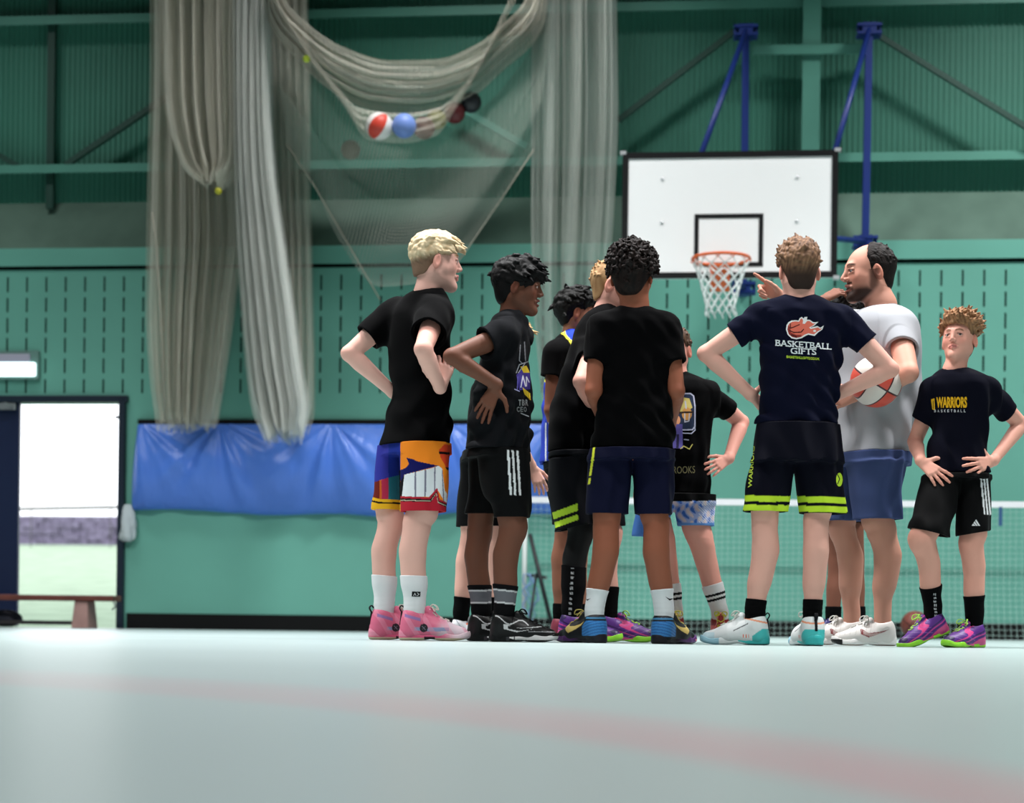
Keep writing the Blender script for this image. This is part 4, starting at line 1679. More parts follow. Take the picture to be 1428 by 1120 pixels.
# ---- blue crash mat hung on the wall
def mat_mat():
    m, nt, b = new_mat('blue_vinyl')
    b.inputs['Base Color'].default_value = rgba((84, 130, 226))
    b.inputs['Roughness'].default_value = 0.36
    b.inputs['Specular IOR Level'].default_value = 0.5
    noise_bump(nt, b, 4.0, 0.5, 0.07, stretch=(1.0, 1.0, 0.35))
    return m


uM0, zMt = Wp(190, 591, 0.12)
uM1 = Wp(776, 600, 0.12)[0]
zMb = Wp(190, 712, 0.2)[1]
MR = empty('crash_mat', H((uM0 + uM1) / 2, 0.0, zMb))
tag(MR, 'long creased blue vinyl crash mat hung along the green wall', 'mat')
g = []
NU, NV = 260, 44
peaks = [0.005, 0.20, 0.47, 0.74, 0.995]
for j in range(NV + 1):
    v = j / NV
    row = []
    for i in range(NU + 1):
        t = i / NU
        u = uM0 + (uM1 - uM0) * t
        # sag between the fixings: creases fan out from each fixing
        cr = 0.0
        for p in peaks:
            a = math.atan2((t - p) * 3.7, v + 0.04)
            cr += math.exp(-((t - p) / 0.13) ** 2) * (math.sin(a * 13 + p * 20) * 0.5 + math.sin(a * 21 + p * 9) * 0.35) * (0.25 + v) * (1 - 0.55 * v)
        bul = 0.17 * math.sin(PI * min(1, 0.06 + v * 0.94)) ** 0.6
        low = 0.015 * math.sin(t * 17) + 0.018 * math.sin(t * 7.3 + 1)
        z = zMt - (zMt - zMb) * v + low * v - 0.03 * v * (math.sin(PI * ((t * 4) % 1)) * 0.3)
        endp = 1 - 0.5 * math.exp(-(min(t, 1 - t) / 0.01))
        row.append(H(u - 0.05 * v * (t < 0.02) * (1 - t / 0.02) , 0.035 + max(bul + 0.055 * cr, 0.0) * endp, z))
    g.append(row)
g.append([p - NW * 0.10 for p in g[-1]])
mb = MB()
mb.grid(g)
mb.build('cover', mat_mat(), MR)
mb = MB()
za = Wp(190, 591.5, 0.03)[1]
zb_ = Wp(190, 586, 0.03)[1]
mb.box(H((uM0 + uM1) / 2 + 0.0, 0.03, (za + zb_) / 2 + 0.004), (uM1 - uM0 + 0.02, 0.05, zb_ - za), AX)
mb.build('hanging_rail', M_BLACK, MR)

# ------------------------------------------------------------------ basketball goal on its blue wall frame
M_BLUE = plain('blue_frame_paint', (22, 46, 116), 0.45, 0.4)
M_BOARD = plain('white_backboard', (246, 246, 246), 0.4, 0.4)
M_BORD = plain('black_board_paint', (10, 10, 12), 0.5, 0.3)
M_RIM = plain('orange_rim_paint', (214, 92, 30), 0.4, 0.5)
M_CORD = plain('white_net_cord', (215, 222, 220), 0.8, 0.2)
WBD = 1.12
uB0, zB1 = Wp(868.5, 214, WBD)
uB1, _ = Wp(1169, 212, WBD)
_, zB0 = Wp(1020, 388.5, WBD)
uc, zc_ = (uB0 + uB1) / 2, (zB0 + zB1) / 2
G0 = empty('basketball_goal', H(uc, 0, zB0))
tag(G0, 'basketball goal with white backboard, orange rim and blue wall frame', 'basketball goal')
mb = MB()
mb.box(H(uc, WBD, zc_), (uB1 - uB0, 0.03, zB1 - zB0), AX)
mb.build('backboard', M_BOARD, G0, bevel=0.004)
mb = MB()
t = 0.05
w1 = WBD + 0.017
mb.box(H(uc, w1, zB1 - t / 2), (uB1 - uB0, 0.012, t), AX)
mb.box(H(uc, w1, zB0 + t / 2), (uB1 - uB0, 0.012, t), AX)
for u in (uB0 + t / 2, uB1 - t / 2):
    mb.box(H(u, w1, zc_), (t, 0.012, zB1 - zB0 - 2 * t), AX)
mb.build('border', M_BORD, G0)
ua, za = Wp(968.5, 299.5, WBD)
ub, _ = Wp(1064.5, 299, WBD)
_, zb_ = Wp(1016, 372.5, WBD)
mb = MB()
t = 0.036
w2 = WBD + 0.0165
um = (ua + ub) / 2
mb.box(H(um, w2, za - t / 2), (ub - ua, 0.004, t), AX)
mb.box(H(um, w2, zb_ + t / 2), (ub - ua, 0.004, t), AX)
for u in (ua + t / 2, ub - t / 2):
    mb.box(H(u, w2, (za + zb_) / 2), (t, 0.004, za - zb_ - 2 * t), AX)
mb.build('target_square', M_BORD, G0)
M_ZINC = plain('zinc_bolt', (200, 202, 204), 0.4, metal=0.5)
for u in (uB0 + 0.33, uB1 - 0.33):
    for z in (zB1 - 0.22, zB1 - 0.58):
        mb = MB()
        mb.tube([H(u, WBD + 0.01, z), H(u, WBD + 0.021, z)], 0.014, 10)
        mb.build('bolt', M_ZINC, G0)
for u in (uB0 + 0.005, uB1 - 0.005):
    for z in (zB1, zB0):
        mb = MB()
        mb.box(H(u, WBD, z), (0.05, 0.05, 0.03), AX)
        mb.build('corner_clip', M_ZINC, G0)
# rim
wrim = WBD + 0.40
ur, zr = Wp(1005.5, 361, wrim)
RR = 0.228
mb = MB()
mb.tube([H(ur + RR * math.cos(a), wrim + RR * math.sin(a), zr) for a in np.linspace(0, 2 * PI, 48, endpoint=False)], 0.0125, 10, closed=True)
for k in range(12):
    a = 2 * PI * k / 12 + 0.13
    p = H(ur + RR * math.cos(a), wrim + RR * math.sin(a), zr - 0.012)
    mb.tube([p - UX * 0.015, p - ZV * 0.018, p + UX * 0.015], 0.005, 6)
rim = mb.build('rim', M_RIM, G0)
mb = MB()
mb.box(H(ur, WBD + 0.03, zr - 0.09), (0.16, 0.03, 0.2), AX)
mb.add([H(ur + s * a, w, z) for s in (-1, 1) for (a, w, z) in ((0.075, WBD + 0.04, zr + 0.012), (0.075, WBD + 0.04, zr - 0.19), (0.055, wrim - RR + 0.01, zr - 0.015), (0.055, wrim - RR + 0.01, zr + 0.012))],
       [(0, 1, 2, 3), (7, 6, 5, 4), (0, 3, 7, 4), (1, 5, 6, 2), (0, 4, 5, 1), (3, 2, 6, 7)])
mb.build('rim_bracket', M_RIM, G0, bevel=0.004)
# net
mb = MB()
NR, NC = 8, 12
def netp(i, j):
    t = i / NR
    rad = RR * (1 - 0.50 * min(t * 1.12, 1) ** 0.75) + 0.008 * (i == NR)
    a = 2 * PI * (j + 0.5 * (i % 2)) / NC + 0.13
    return H(ur + rad * math.cos(a), wrim + rad * math.sin(a), zr - 0.02 - 0.41 * t)
for j in range(NC):
    for dr in (0, 1):
        pts = []
        jj = j
        for i in range(NR + 1):
            pts.append(netp(i, jj))
            if dr == 0:
                jj = jj + (i % 2)
            else:
                jj = jj - 1 + (i % 2)
        mb.tube(pts, 0.0055, 5)
for j in range(NC):
    p = netp(NR, j)
    mb.tube([p, p - ZV * 0.03 + UX * 0.01], 0.006, 5)
mb.build('net', M_CORD, G0)
# blue wall frame
def post(mb, a, b, r=0.036):
    mb.tube([a, b], r, 10)
wp = 0.22
pl_t, pl_b = Q(1040, 44, wp), Q(1037, 402, wp)
pr_t, pr_b = Q(1212, 42, wp), Q(1206.5, 338, wp)
mb = MB()
mb.bar(pl_t, pl_b, 0.06, 0.07, NW)
mb.build('post', M_BLUE, G0)
mb = MB()
mb.bar(pr_t, pr_b, 0.06, 0.07, NW)
mb.build('post', M_BLUE, G0)
for p in (pl_t, pr_t, pl_b, pr_b):
    mb = MB()
    for dz in (0.035, -0.035):
        mb.box(p + ZV * dz - NW * 0.02, (0.21, 0.16, 0.022), AX)
    mb.box(p - NW * 0.02, (0.12, 0.14, 0.11), AX)
    for s in (-1, 1):
        mb.tube([p + UX * 0.09 * s + ZV * 0.06, p + UX * 0.09 * s - ZV * 0.06], 0.014, 8)
    mb.bar(p - NW * 0.02, p - NW * (wp + 0.0), 0.07, 0.07)
    mb.build('wall_bracket', M_BLUE, G0)
for p, q in ((pl_t, (uB0 + 0.64, zB1 - 0.03)), (pr_t, (uB1 - 0.03, zB1 - 0.02)), (pl_b, (uc, zB0 + 0.03)), (pr_b, (uB1 - 0.25, zB0 + 0.35))):
    mb = MB()
    post(mb, p + NW * 0.03, H(q[0], WBD - 0.02, q[1]), 0.024)
    mb.build('arm', M_BLUE, G0)
mb = MB()
for u in (uc - 0.35, uc + 0.35):
    mb.bar(H(u, WBD - 0.03, zB0 + 0.05), H(u, WBD - 0.03, zB1 - 0.02), 0.04, 0.03, NW)
for z in (zB0 + 0.2, zB1 - 0.08):
    mb.bar(H(uB0 + 0.2, WBD - 0.035, z), H(uB1 - 0.03, WBD - 0.035, z), 0.03, 0.04)
mb.build('board_frame', M_BLUE, G0)

# ------------------------------------------------------------------ short tennis net along the wall at the right
wn = 0.62
uN0, zN = Wp(739, 697, wn)
uN1 = UR - 0.3
N0 = empty('tennis_net', H(uN0, wn, 0))
tag(N0, 'low white-taped net stretched along the wall behind the group', 'net')
mb = MB()
NS = 60
tape = []
for i in range(NS + 1):
    t = i / NS
    tape.append((uN0 + (uN1 - uN0) * t, zN - 0.02 * math.sin(PI * t)))
for s in (-1, 1):
    mb.grid([[H(u, wn + s * 0.006, z + 0.026), H(u, wn + s * 0.008, z - 0.026)] for u, z in tape])
mb.grid([[H(u, wn - 0.006, z + 0.026), H(u, wn + 0.006, z + 0.026)] for u, z in tape])
mb.build('tape', plain('white_tape', (226, 228, 232), 0.7, 0.2), N0)


def net_mat(name, c, pitch, thread, rough=0.9, dens=0.0):
    """knotted cord mesh: square openings between round cords (uv in metres of cloth)"""
    m, nt, b = new_mat(name)
    L = nt.links
    b.inputs['Base Color'].default_value = rgba(c)
    b.inputs['Roughness'].default_value = rough
    b.inputs['Specular IOR Level'].default_value = 0.1
    uv = nt.nodes.new('ShaderNodeUVMap')
    sp = nt.nodes.new('ShaderNodeSeparateXYZ')
    L.new(uv.outputs['UV'], sp.inputs[0])
    outs = []
    for ax in ('X', 'Y'):
        d = nt.nodes.new('ShaderNodeMath')
        d.operation = 'DIVIDE'
        d.inputs[1].default_value = pitch
        L.new(sp.outputs[ax], d.inputs[0])
        f = nt.nodes.new('ShaderNodeMath')
        f.operation = 'FRACT'
        L.new(d.outputs[0], f.inputs[0])
        l = nt.nodes.new('ShaderNodeMath')
        l.operation = 'LESS_THAN'
        l.inputs[1].default_value = thread / pitch
        L.new(f.outputs[0], l.inputs[0])
        outs.append(l)
    mx = nt.nodes.new('ShaderNodeMath')
    mx.operation = 'MAXIMUM'
    L.new(outs[0].outputs[0], mx.inputs[0])
    L.new(outs[1].outputs[0], mx.inputs[1])
    tr = nt.nodes.new('ShaderNodeBsdfTransparent')
    ms = nt.nodes.new('ShaderNodeMixShader')
    L.new(mx.outputs[0], ms.inputs[0])
    L.new(tr.outputs[0], ms.inputs[1])
    L.new(b.outputs[0], ms.inputs[2])
    L.new(ms.outputs[0], nt.nodes['Material Output'].inputs['Surface'])
    return m


def net_sheet(name, g, uvg, mat, parent=None, origin=None):
    n, m = len(g), len(g[0])
    v = np.array(g, float).reshape(-1, 3)
    ii = np.arange(n * m).reshape(n, m)
    q = np.stack((ii[:-1, :-1], ii[:-1, 1:], ii[1:, 1:], ii[1:, :-1]), -1).reshape(-1, 4)
    o = mesh_np(name, v, q, mat, parent, None, origin)
    uvl = o.data.uv_layers.new(name='UVMap')
    uvs = np.array(uvg, np.float32).reshape(-1, 2)
    uvl.data.foreach_set('uv', uvs[q.ravel()].ravel())
    return o


M_TNET = net_mat('pale_net_cord', (176, 206, 198), 0.05, 0.0020)
g, uvg = [], []
for j in range(21):
    v = j / 20
    row, ru = [], []
    for i in range(161):
        t = i / 160
        u = uN0 + (uN1 - uN0) * t
        z = (zN - 0.02) * (1 - v) + 0.0 * v
        row.append(H(u, wn + 0.05 * v * v * math.sin(u * 2.1) + 0.10 * v ** 4, max(z, 0.006)))
        ru.append((u, (1 - v) * zN + 0.02 * math.sin(u * 1.6) * v + 0.03 * math.sin(u * 0.7)))
    g.append(row)
    uvg.append(ru)
net_sheet('mesh', g, uvg, M_TNET, N0)
M_DARKM = plain('dark_stand_metal', (22, 26, 30), 0.5, 0.4)
mb = MB()
mb.tube([H(uN0 - 0.04, wn, 0.0), H(uN0 - 0.04, wn, zN + 0.03)], 0.022, 10)
mb.build('post', plain('white_post', (205, 212, 210), 0.5), N0)
mb = MB()
mb.tube([Q(739, 745, wn), Q(771, 879, wn + 0.1)], 0.018, 8)
mb.tube([Q(748, 800, wn), Q(737, 879, wn + 0.2)], 0.012, 8)
mb.tube([Q(735, 802, wn), Q(763, 806, wn)], 0.016, 8)
mb.build('strut', M_DARKM, N0)
mb = MB()
a = Q(700, 876, wn + 0.1)
mb.bar(H(uN0 - 0.5, wn + 0.1, 0.02), H(uN0 + 0.35, wn + 0.1, 0.02), 0.06, 0.04)
mb.bar(H(uN0 - 0.04, wn - 0.25, 0.02), H(uN0 - 0.04, wn + 0.35, 0.02), 0.05, 0.04)
mb.build('foot', M_DARKM, N0)
mb = MB()
r = np.random.default_rng(4)
for q in range(5):
    p0 = Q(737 + 2 * q, 800, wn + 0.03)
    pts = [p0 + UX * r.normal(0, 0.03) + NW * r.normal(0, 0.02) - ZV * 0.07 * i for i in range(7)]
    pts = [np.array((p[0], p[1], max(p[2], 0.01))) for p in pts]
    mb.tube(catmull(pts, 4), 0.006, 5)
mb.build('cord', plain('pale_blue_cord', (120, 150, 190), 0.8), N0)
M_STRAP = plain('blue_strap', (44, 84, 128), 0.7)
for px in (900, 1395):
    u = Wp(px, 720, wn)[0]
    mb = MB()
    mb.box(H(u, wn + 0.008, zN - 0.12), (0.03, 0.004, 0.16), AX)
    mb.build('strap', M_STRAP, N0)

# ------------------------------------------------------------------ cricket netting hung from the roof
M_NET = net_mat('grey_cricket_netting', (212, 208, 194), 0.022, 0.0044)
M_NETP = net_mat('pale_cricket_netting', (218, 220, 214), 0.022, 0.0044)
M_NETR = net_mat('sheer_cricket_netting', (192, 196, 188), 0.022, 0.0042)
M_NETF = net_mat('fine_grey_netting', (150, 156, 146), 0.034, 0.0056)


def bundle(name, label, prof, w, layers, pleat, seed, mat, depth=0.16, grp=None):
    """gathered hanging net. prof: (py, left, right) silhouette rows, top to bottom"""
    r = np.random.default_rng(seed)
    top = prof[0]
    root = empty(name, Q((prof[-1][1] + prof[-1][2]) / 2, prof[-1][0], w))
    tag(root, label, 'net', grp)
    if prof[0][0] < 0:
        # the net carries on up to its track under the roof
        prof = [(-262, prof[0][1], prof[0][2])] + list(prof)
    pys = np.array([p[0] for p in prof], float)
    ls, rs = np.array([p[1] for p in prof], float), np.array([p[2] for p in prof], float)
    for k in range(layers):
        NV, NUU = 84, 220
        ph = r.uniform(0, 6, 6)
        g, uvg = [], []
        cloth = 3.2
        for j in range(NV + 1):
            py = pys[0] + (pys[-1] - pys[0]) * j / NV
            l, rr = smooth_interp(py, pys, ls), smooth_interp(py, pys, rs)
            (u0, z), (u1, _) = Wp(l, py, w), Wp(rr, py, w)
            if j == NV:
                pass
            row, ru = [], []
            for i in range(NUU + 1):
                t = i / NUU
                fold = math.sin(t * pleat * 2 * PI + ph[0] + 0.5 * math.sin(j * 0.06 + ph[1])) + 0.5 * math.sin(t * pleat * 3.7 * PI + ph[2] + j * 0.02)
                tt = t + 0.045 * math.sin(t * pleat * 2 * PI + ph[3]) * math.sin(PI * t)
                edge = math.sin(PI * min(max(t, 0.0), 1.0)) ** 0.5
                zz = z - (0.05 * math.sin(t * 23 + ph[4]) + 0.04 * math.sin(t * 51)) * max(0, (j - NV * 0.8) / (NV * 0.2))
                row.append(H(u0 + (u1 - u0) * tt, w + (0.08 * (k - (layers - 1) / 2)) + depth * 0.5 * fold * edge, zz))
                ru.append((t * cloth + 0.31 * k, z))
            g.append(row)
            uvg.append(ru)
        net_sheet('netting', g, uvg, mat, root)
    return root


grp = 'gathered cricket nets'
LB = bundle('cricket_net', 'wide grey-brown gathered net hanging nearest the doorway, down to the mat end',
       [(-12, 213, 334), (100, 213, 333), (230, 210, 332), (330, 208, 335), (430, 207, 325), (520, 212, 312), (592, 222, 300)], 0.40, 3, 7, 1, M_NET, 0.2)
# its folded-up pouch
bundle('cricket_net', 'short looped-up net pouch with rounded foot in front of the widest hanging net',
       [(-12, 226, 330), (60, 228, 329), (130, 230, 330), (190, 240, 330), (222, 252, 328), (240, 266, 322), (250, 284, 308)], 0.88, 3, 6, 2, M_NET, 0.2)
bundle('cricket_net', 'tall pale net rope-like bundle with dark gathered foot over the blue mat',
       [(-12, 329, 376), (150, 330, 377), (240, 331, 382), (330, 334, 394), (430, 340, 408), (520, 348, 420), (570, 356, 428), (606, 372, 422)], 0.80, 4, 6, 3, M_NETP, 0.24)
bundle('cricket_net', 'brownish gathered net behind the tall pale bundle, under the swag end',
       [(-12, 374, 428), (120, 374, 432), (250, 376, 432), (340, 380, 434), (430, 378, 436), (500, 376, 438), (560, 374, 438), (596, 382, 428)], 0.30, 2, 6, 4, M_NET, 0.2)
bundle('cricket_net', 'sheer tall net curtain hanging at the left side of the backboard',
       [(-12, 742, 860), (150, 741, 862), (300, 741, 856), (420, 744, 846), (520, 752, 838), (600, 762, 826), (650, 770, 818)], 0.6, 2, 4, 5, M_NETR, 0.3)

# swag looped between the bundles
SW = empty('swagged_net', Q(565, 190, 0.8))
tag(SW, 'grey net swag drooping between the hanging bundles with balls caught below', 'net')


def swag(upper, lower, w, seed, mat, rip=7, amp=0.12, NV=40):
    r = np.random.default_rng(seed)
    ux, lx = np.array([p[0] for p in upper], float), np.array([p[0] for p in lower], float)
    uy, ly = np.array([p[1] for p in upper], float), np.array([p[1] for p in lower], float)
    NU_ = 160
    tu = np.linspace(0, 1, NU_ + 1)
    su, sl = np.linspace(0, 1, len(ux)), np.linspace(0, 1, len(lx))
    UXs, UYs = smooth_interp(tu, su, ux), smooth_interp(tu, su, uy)
    LXs, LYs = smooth_interp(tu, sl, lx), smooth_interp(tu, sl, ly)
    g, uvg = [], []
    ph = r.uniform(0, 6, 4)
    for j in range(NV + 1):
        v = j / NV
        row, ru = [], []
        for i in range(NU_ + 1):
            vv = v + 0.05 * math.sin(v * rip * 2 * PI + ph[0] + tu[i] * 3) * math.sin(PI * v)
            x, y = UXs[i] * (1 - vv) + LXs[i] * vv, UYs[i] * (1 - vv) + LYs[i] * vv
            ww = w + amp * (math.sin(v * rip * 2 * PI + ph[1]) * 0.5 + math.sin(v * rip * 3.3 * PI + ph[2] + tu[i] * 5) * 0.3) + 0.12 * math.sin(PI * v)
            row.append(Q(x, y, ww))
            ru.append((i / NU_ * 3.2, v * 2.4))
        g.append(row)
        uvg.append(ru)
    return net_sheet('netting', g, uvg, mat, SW)


for sd in (1, 2, 3):
    swag([(372, -150), (392, -12), (430, 34), (480, 66), (545, 84), (610, 82), (660, 64), (700, 34), (738, -12), (760, -150)],
         [(364, -150), (372, 20), (408, 76), (455, 122), (510, 152), (570, 160), (640, 146), (700, 100), (760, 30), (772, -150)], 0.82, sd, M_NET)
# two long points of the swag that run down to the caught balls, and the ball pouch
swag([(380, -12), (430, 70), (470, 120), (500, 150), (560, 158), (610, 150), (660, 100), (715, -12)],
     [(378, 0), (432, 84), (478, 146), (515, 196), (562, 200), (604, 192), (650, 130), (720, 0)], 0.95, 7, M_NET, 4, 0.08)
swag([(376, 10), (440, 90), (510, 165), (580, 185), (650, 165), (720, 100), (772, 10)],
     [(400, 196), (440, 262), (470, 330), (530, 400), (600, 392), (660, 335), (746, 208)], 0.7, 8, M_NETF, 2, 0.05)
# edge cords of the sheer part
M_EDGE = plain('pale_net_edge', (150, 148, 134), 0.9)
for pts in ([(399, 200), (440, 262), (492, 352), (530, 418)], [(745, 208), (704, 270), (650, 350), (618, 392)]):
    mb = MB()
    mb.tube([Q(x, y, 0.72) for x, y in pts], 0.006, 6)
    mb.build('edge_cord', M_EDGE, SW)
mb = MB()
mb.tube([Q(212, 296, 0.9), Q(218, 340, 0.9), Q(223, 420, 0.9), Q(230, 585, 0.9)], 0.009, 6)
mb.build('edge_cord', M_EDGE, LB)

# ---- balls
def ball(name, label, c, r, cols, kind='plain', cat='ball', grp=None, ax=None):
    mb = MB()
    mb.sphere((0, 0, 0), r, 40, 28)
    m = ball_mat(name + '_cover', cols, kind)
    o = mb.build(name, m, None, origin=np.zeros(3))
    o.location = tuple(c)
    if ax is not None:
        o.rotation_euler = ax
    tag(o, label, cat, grp)
    return o


def ball_mat(name, cols, kind):
    m, nt, b = new_mat(name)
    L = nt.links
    b.inputs['Roughness'].default_value = 0.5
    tc = nt.nodes.new('ShaderNodeTexCoord')
    if kind == 'plain':
        b.inputs['Base Color'].default_value = rgba(cols[0])
        noise_bump(nt, b, 120, 0.15, 0.003)
        return m
    sp = nt.nodes.new('ShaderNodeSeparateXYZ')
    L.new(tc.outputs['Generated'], sp.inputs[0])
    def math_(op, a, bb=None, v=None):
        n = nt.nodes.new('ShaderNodeMath')
        n.operation = op
        L.new(a, n.inputs[0])
        if bb is not None:
            L.new(bb, n.inputs[1])
        if v is not None:
            n.inputs[1].default_value = v
        return n.outputs[0]
    x = math_('SUBTRACT', sp.outputs['X'], v=0.5)
    y = math_('SUBTRACT', sp.outputs['Y'], v=0.5)
    z = math_('SUBTRACT', sp.outputs['Z'], v=0.5)
    if kind == 'panels':
        at = nt.nodes.new('ShaderNodeMath')
        at.operation = 'ARCTAN2'
        L.new(y, at.inputs[0])
        L.new(x, at.inputs[1])
        s = math_('MULTIPLY', at.outputs[0], v=2.0 / PI)
        fr = math_('PINGPONG', s, v=1.0)
        fac = math_('GREATER_THAN', fr, v=0.64)
        mx = nt.nodes.new('ShaderNodeMix')
        mx.data_type = 'RGBA'
        mx.inputs['A'].default_value = rgba(cols[0])
        mx.inputs['B'].default_value = rgba(cols[1])
        L.new(fac, mx.inputs['Factor'])
        L.new(mx.outputs['Result'], b.inputs['Base Color'])
        return m
    # basketball: eight panels, dark seams, optional second colour on alternate panels
    ax_, ay_, az_ = math_('ABSOLUTE', x), math_('ABSOLUTE', y), math_('ABSOLUTE', z)
    # curved seams
    c2 = math_('MULTIPLY', y, y)
    sx = math_('ADD', ax_, math_('MULTIPLY', c2, v=-1.1))
    sx = math_('SUBTRACT', sx, v=0.20)
    sx = math_('ABSOLUTE', sx)
    mn = math_('MINIMUM', math_('MINIMUM', ax_, az_), sx)
    seam = math_('LESS_THAN', mn, v=0.016)
    mx = nt.nodes.new('ShaderNodeMix')
    mx.data_type = 'RGBA'
    mx.inputs['B'].default_value = rgba(cols[-1])
    if len(cols) > 2:
        pz = math_('GREATER_THAN', math_('MULTIPLY', x, z), v=0.0)
        px_ = math_('GREATER_THAN', math_('SUBTRACT', math_('ADD', ax_, math_('MULTIPLY', c2, v=-1.1)), v=0.20), v=0.0)
        xr = math_('ABSOLUTE', math_('SUBTRACT', pz, px_))
        m2 = nt.nodes.new('ShaderNodeMix')
        m2.data_type = 'RGBA'
        m2.inputs['A'].default_value = rgba(cols[0])
        m2.inputs['B'].default_value = rgba(cols[1])
        L.new(xr, m2.inputs['Factor'])
        L.new(m2.outputs['Result'], mx.inputs['A'])
    else:
        mx.inputs['A'].default_value = rgba(cols[0])
    L.new(seam, mx.inputs['Factor'])
    L.new(mx.outputs['Result'], b.inputs['Base Color'])
    noise_bump(nt, b, 220, 0.25, 0.002)
    return m


gb_ = 'balls caught in the net swag'
ball('beach_ball', 'red and white striped ball caught in the net swag', Q(529, 176, 1.10), 0.114, [(226, 222, 218), (206, 62, 44)], 'panels', grp=gb_, ax=(0.35, 0.6, 0.05))
ball('play_ball', 'pale blue ball beside the striped ball in the net', Q(563.5, 175.5, 1.10), 0.102, [(112, 140, 206)], grp=gb_)
ball('play_ball', 'dark red ball just right of the pale blue one in the net', Q(591, 178.5, 0.92), 0.092, [(96, 30, 30)], grp=gb_)
ball('play_ball', 'olive yellow ball between two dark red balls in the net', Q(609, 166, 0.86), 0.088, [(122, 124, 44)], grp=gb_)
ball('play_ball', 'dark red ball near the swag end, above the olive ball', Q(634, 157, 0.84), 0.092, [(98, 28, 32)], grp=gb_)
ball('play_ball', 'near-black ball highest in the row caught in the net', Q(657, 143, 0.82), 0.088, [(24, 28, 34)], grp=gb_)
ball('play_ball', 'faint grey-brown ball lower left of the striped ball behind netting', Q(489, 209, 0.42), 0.085, [(118, 112, 96)], grp=gb_)
gt_ = 'tennis balls caught in the nets'
ball('tennis_ball', 'yellow tennis ball lodged in the upper left of the swag', Q(427.5, 82, 1.05), 0.031, [(178, 196, 52)], grp=gt_)
ball('tennis_ball', 'yellow tennis ball in the dark foot of the looped net pouch', Q(304.5, 266.5, 0.95), 0.031, [(186, 182, 44)], grp=gt_)
p = Q(1276, 872, 0.9)
ball('basketball', 'brown basketball lying on the floor by the wall net', (p[0], p[1], 0.118), 0.118, [(112, 54, 44), (20, 14, 14)], 'basket', ax=(0.5, 0.4, 0.3))
# ------------------------------------------------------------------ shoe colour schemes
def flat(c):
    return lambda x, y, z: np.tile(lin(c), (len(x), 1))


def swoosh(x, z, x0, z0, sx, sz):
    """curved tick: thick hook at x0, tail rising over sx"""
    u = (x - x0) / sx
    w = (z - z0) / sz
    uc = np.clip(u, 0, 1)
    lo = 0.95 * uc ** 1.4
    hi = lo + 0.52 * (1 - uc) ** 1.1
    m = (u > 0) & (u < 1) & (w > lo) & (w < hi)
    return m | ((u > -0.32) & (u <= 0.06) & (w > 0.02 - u * 1.0) & (w < 0.52 - u * 1.6) & (w < 0.9))


def paint(c, m, col):
    c[m] = lin(col)
    return c


def c_pink(x, y, z):
    c = np.tile(lin((222, 108, 140)), (len(x), 1))
    c = mix(c, np.tile(lin((226, 204, 214)), (len(x), 1)), sstep(0.13, 0.2, x + 0.6 * (0.05 - z)))
    paint(c, (z < 0.052) & (x > 0.06) & (x < 0.2) & (z > 0.036 + 0.03 * np.abs(x - 0.13)), (150, 156, 190))
    c = mix(c, np.tile(lin((236, 150, 176)), (len(x), 1)), (np.sin(x * 90 + z * 60) > 0.5) * 0.5)
    d = np.hypot(x - 0.098, z - 0.049)
    s = np.abs(y) > 0.015
    paint(c, (d < 0.0165) & s, (26, 24, 32))
    paint(c, (np.abs(np.abs(x - 0.098) - np.abs(z - 0.049)) < 0.0022) & (d < 0.010) & s, (120, 116, 130))
    paint(c, (np.abs(z - 0.090 + 0.25 * (x - 0.05)) < 0.006) & (x > 0.02) & (x < 0.085), (152, 118, 172))
    return c


def c_pinksole(x, y, z):
    c = mix(np.tile(lin((226, 96, 136)), (len(x), 1)), np.tile(lin((230, 206, 214)), (len(x), 1)), sstep(0.16, 0.24, x))
    paint(c, (z < 0.010), (206, 190, 160))
    paint(c, (x > 0.10) & (x < 0.145) & (z < 0.016), (40, 20, 30))
    return mix(c, np.tile(lin((236, 180, 196)), (len(x), 1)), (x < 0.05) * (z > 0.015) * 0.5)


def c_blk(x, y, z):
    c = np.tile(lin((12, 12, 14)), (len(x), 1))
    s = np.abs(y) > 0.012
    a = swoosh(x, z, 0.105, 0.040, 0.15, 0.034)
    b = swoosh(x, z, 0.115, 0.0445, 0.125, 0.022)
    paint(c, a & ~b & s, (226, 226, 228))
    e = np.abs(z - (0.088 - 0.16 * (x - 0.05) + 0.012 * np.sin(x * 60))) < 0.0026
    paint(c, e & (x > 0.02) & (x < 0.16) & s, (214, 214, 216))
    paint(c, (np.abs(z - 0.042) < 0.002) & (x > 0.16), (170, 170, 174))
    return c


def c_blksole(x, y, z):
    c = np.tile(lin((14, 14, 16)), (len(x), 1))
    paint(c, (x > 0.07) & (z > 0.008 + 0.25 * np.maximum(0.11 - x, 0)) & (z < 0.030 - 0.04 * np.maximum(x - 0.16, 0)), (228, 228, 228))
    paint(c, (x > 0.055) & (x < 0.105) & (np.sin(x * 190) > 0.2) & (z > 0.004), (60, 60, 64))
    return c


def c_purple(x, y, z):
    c = np.tile(lin((92, 46, 132)), (len(x), 1))
    w = np.sin(x * 62 + z * 160 + 2.2 * np.sin(z * 90 + x * 20))
    paint(c, (w > 0.78), (222, 70, 140))
    paint(c, (w < -0.9), (44, 24, 78))
    paint(c, (np.abs(np.sin(x * 40 - z * 120)) < 0.10) & (x > 0.1), (150, 110, 180))
    paint(c, (z < 0.05) & (x < 0.075) & (z < 0.062 - 0.3 * x), (216, 88, 142))
    return c


def c_puresole(x, y, z):
    c = np.tile(lin((148, 222, 60)), (len(x), 1))
    paint(c, (x < 0.17) & (z > 0.007 + 0.10 * np.abs(x - 0.1)) & (np.sin(x * 50 + 0.6) > -0.55), (214, 82, 140))
    paint(c, z < 0.004, (92, 150, 44))
    return c


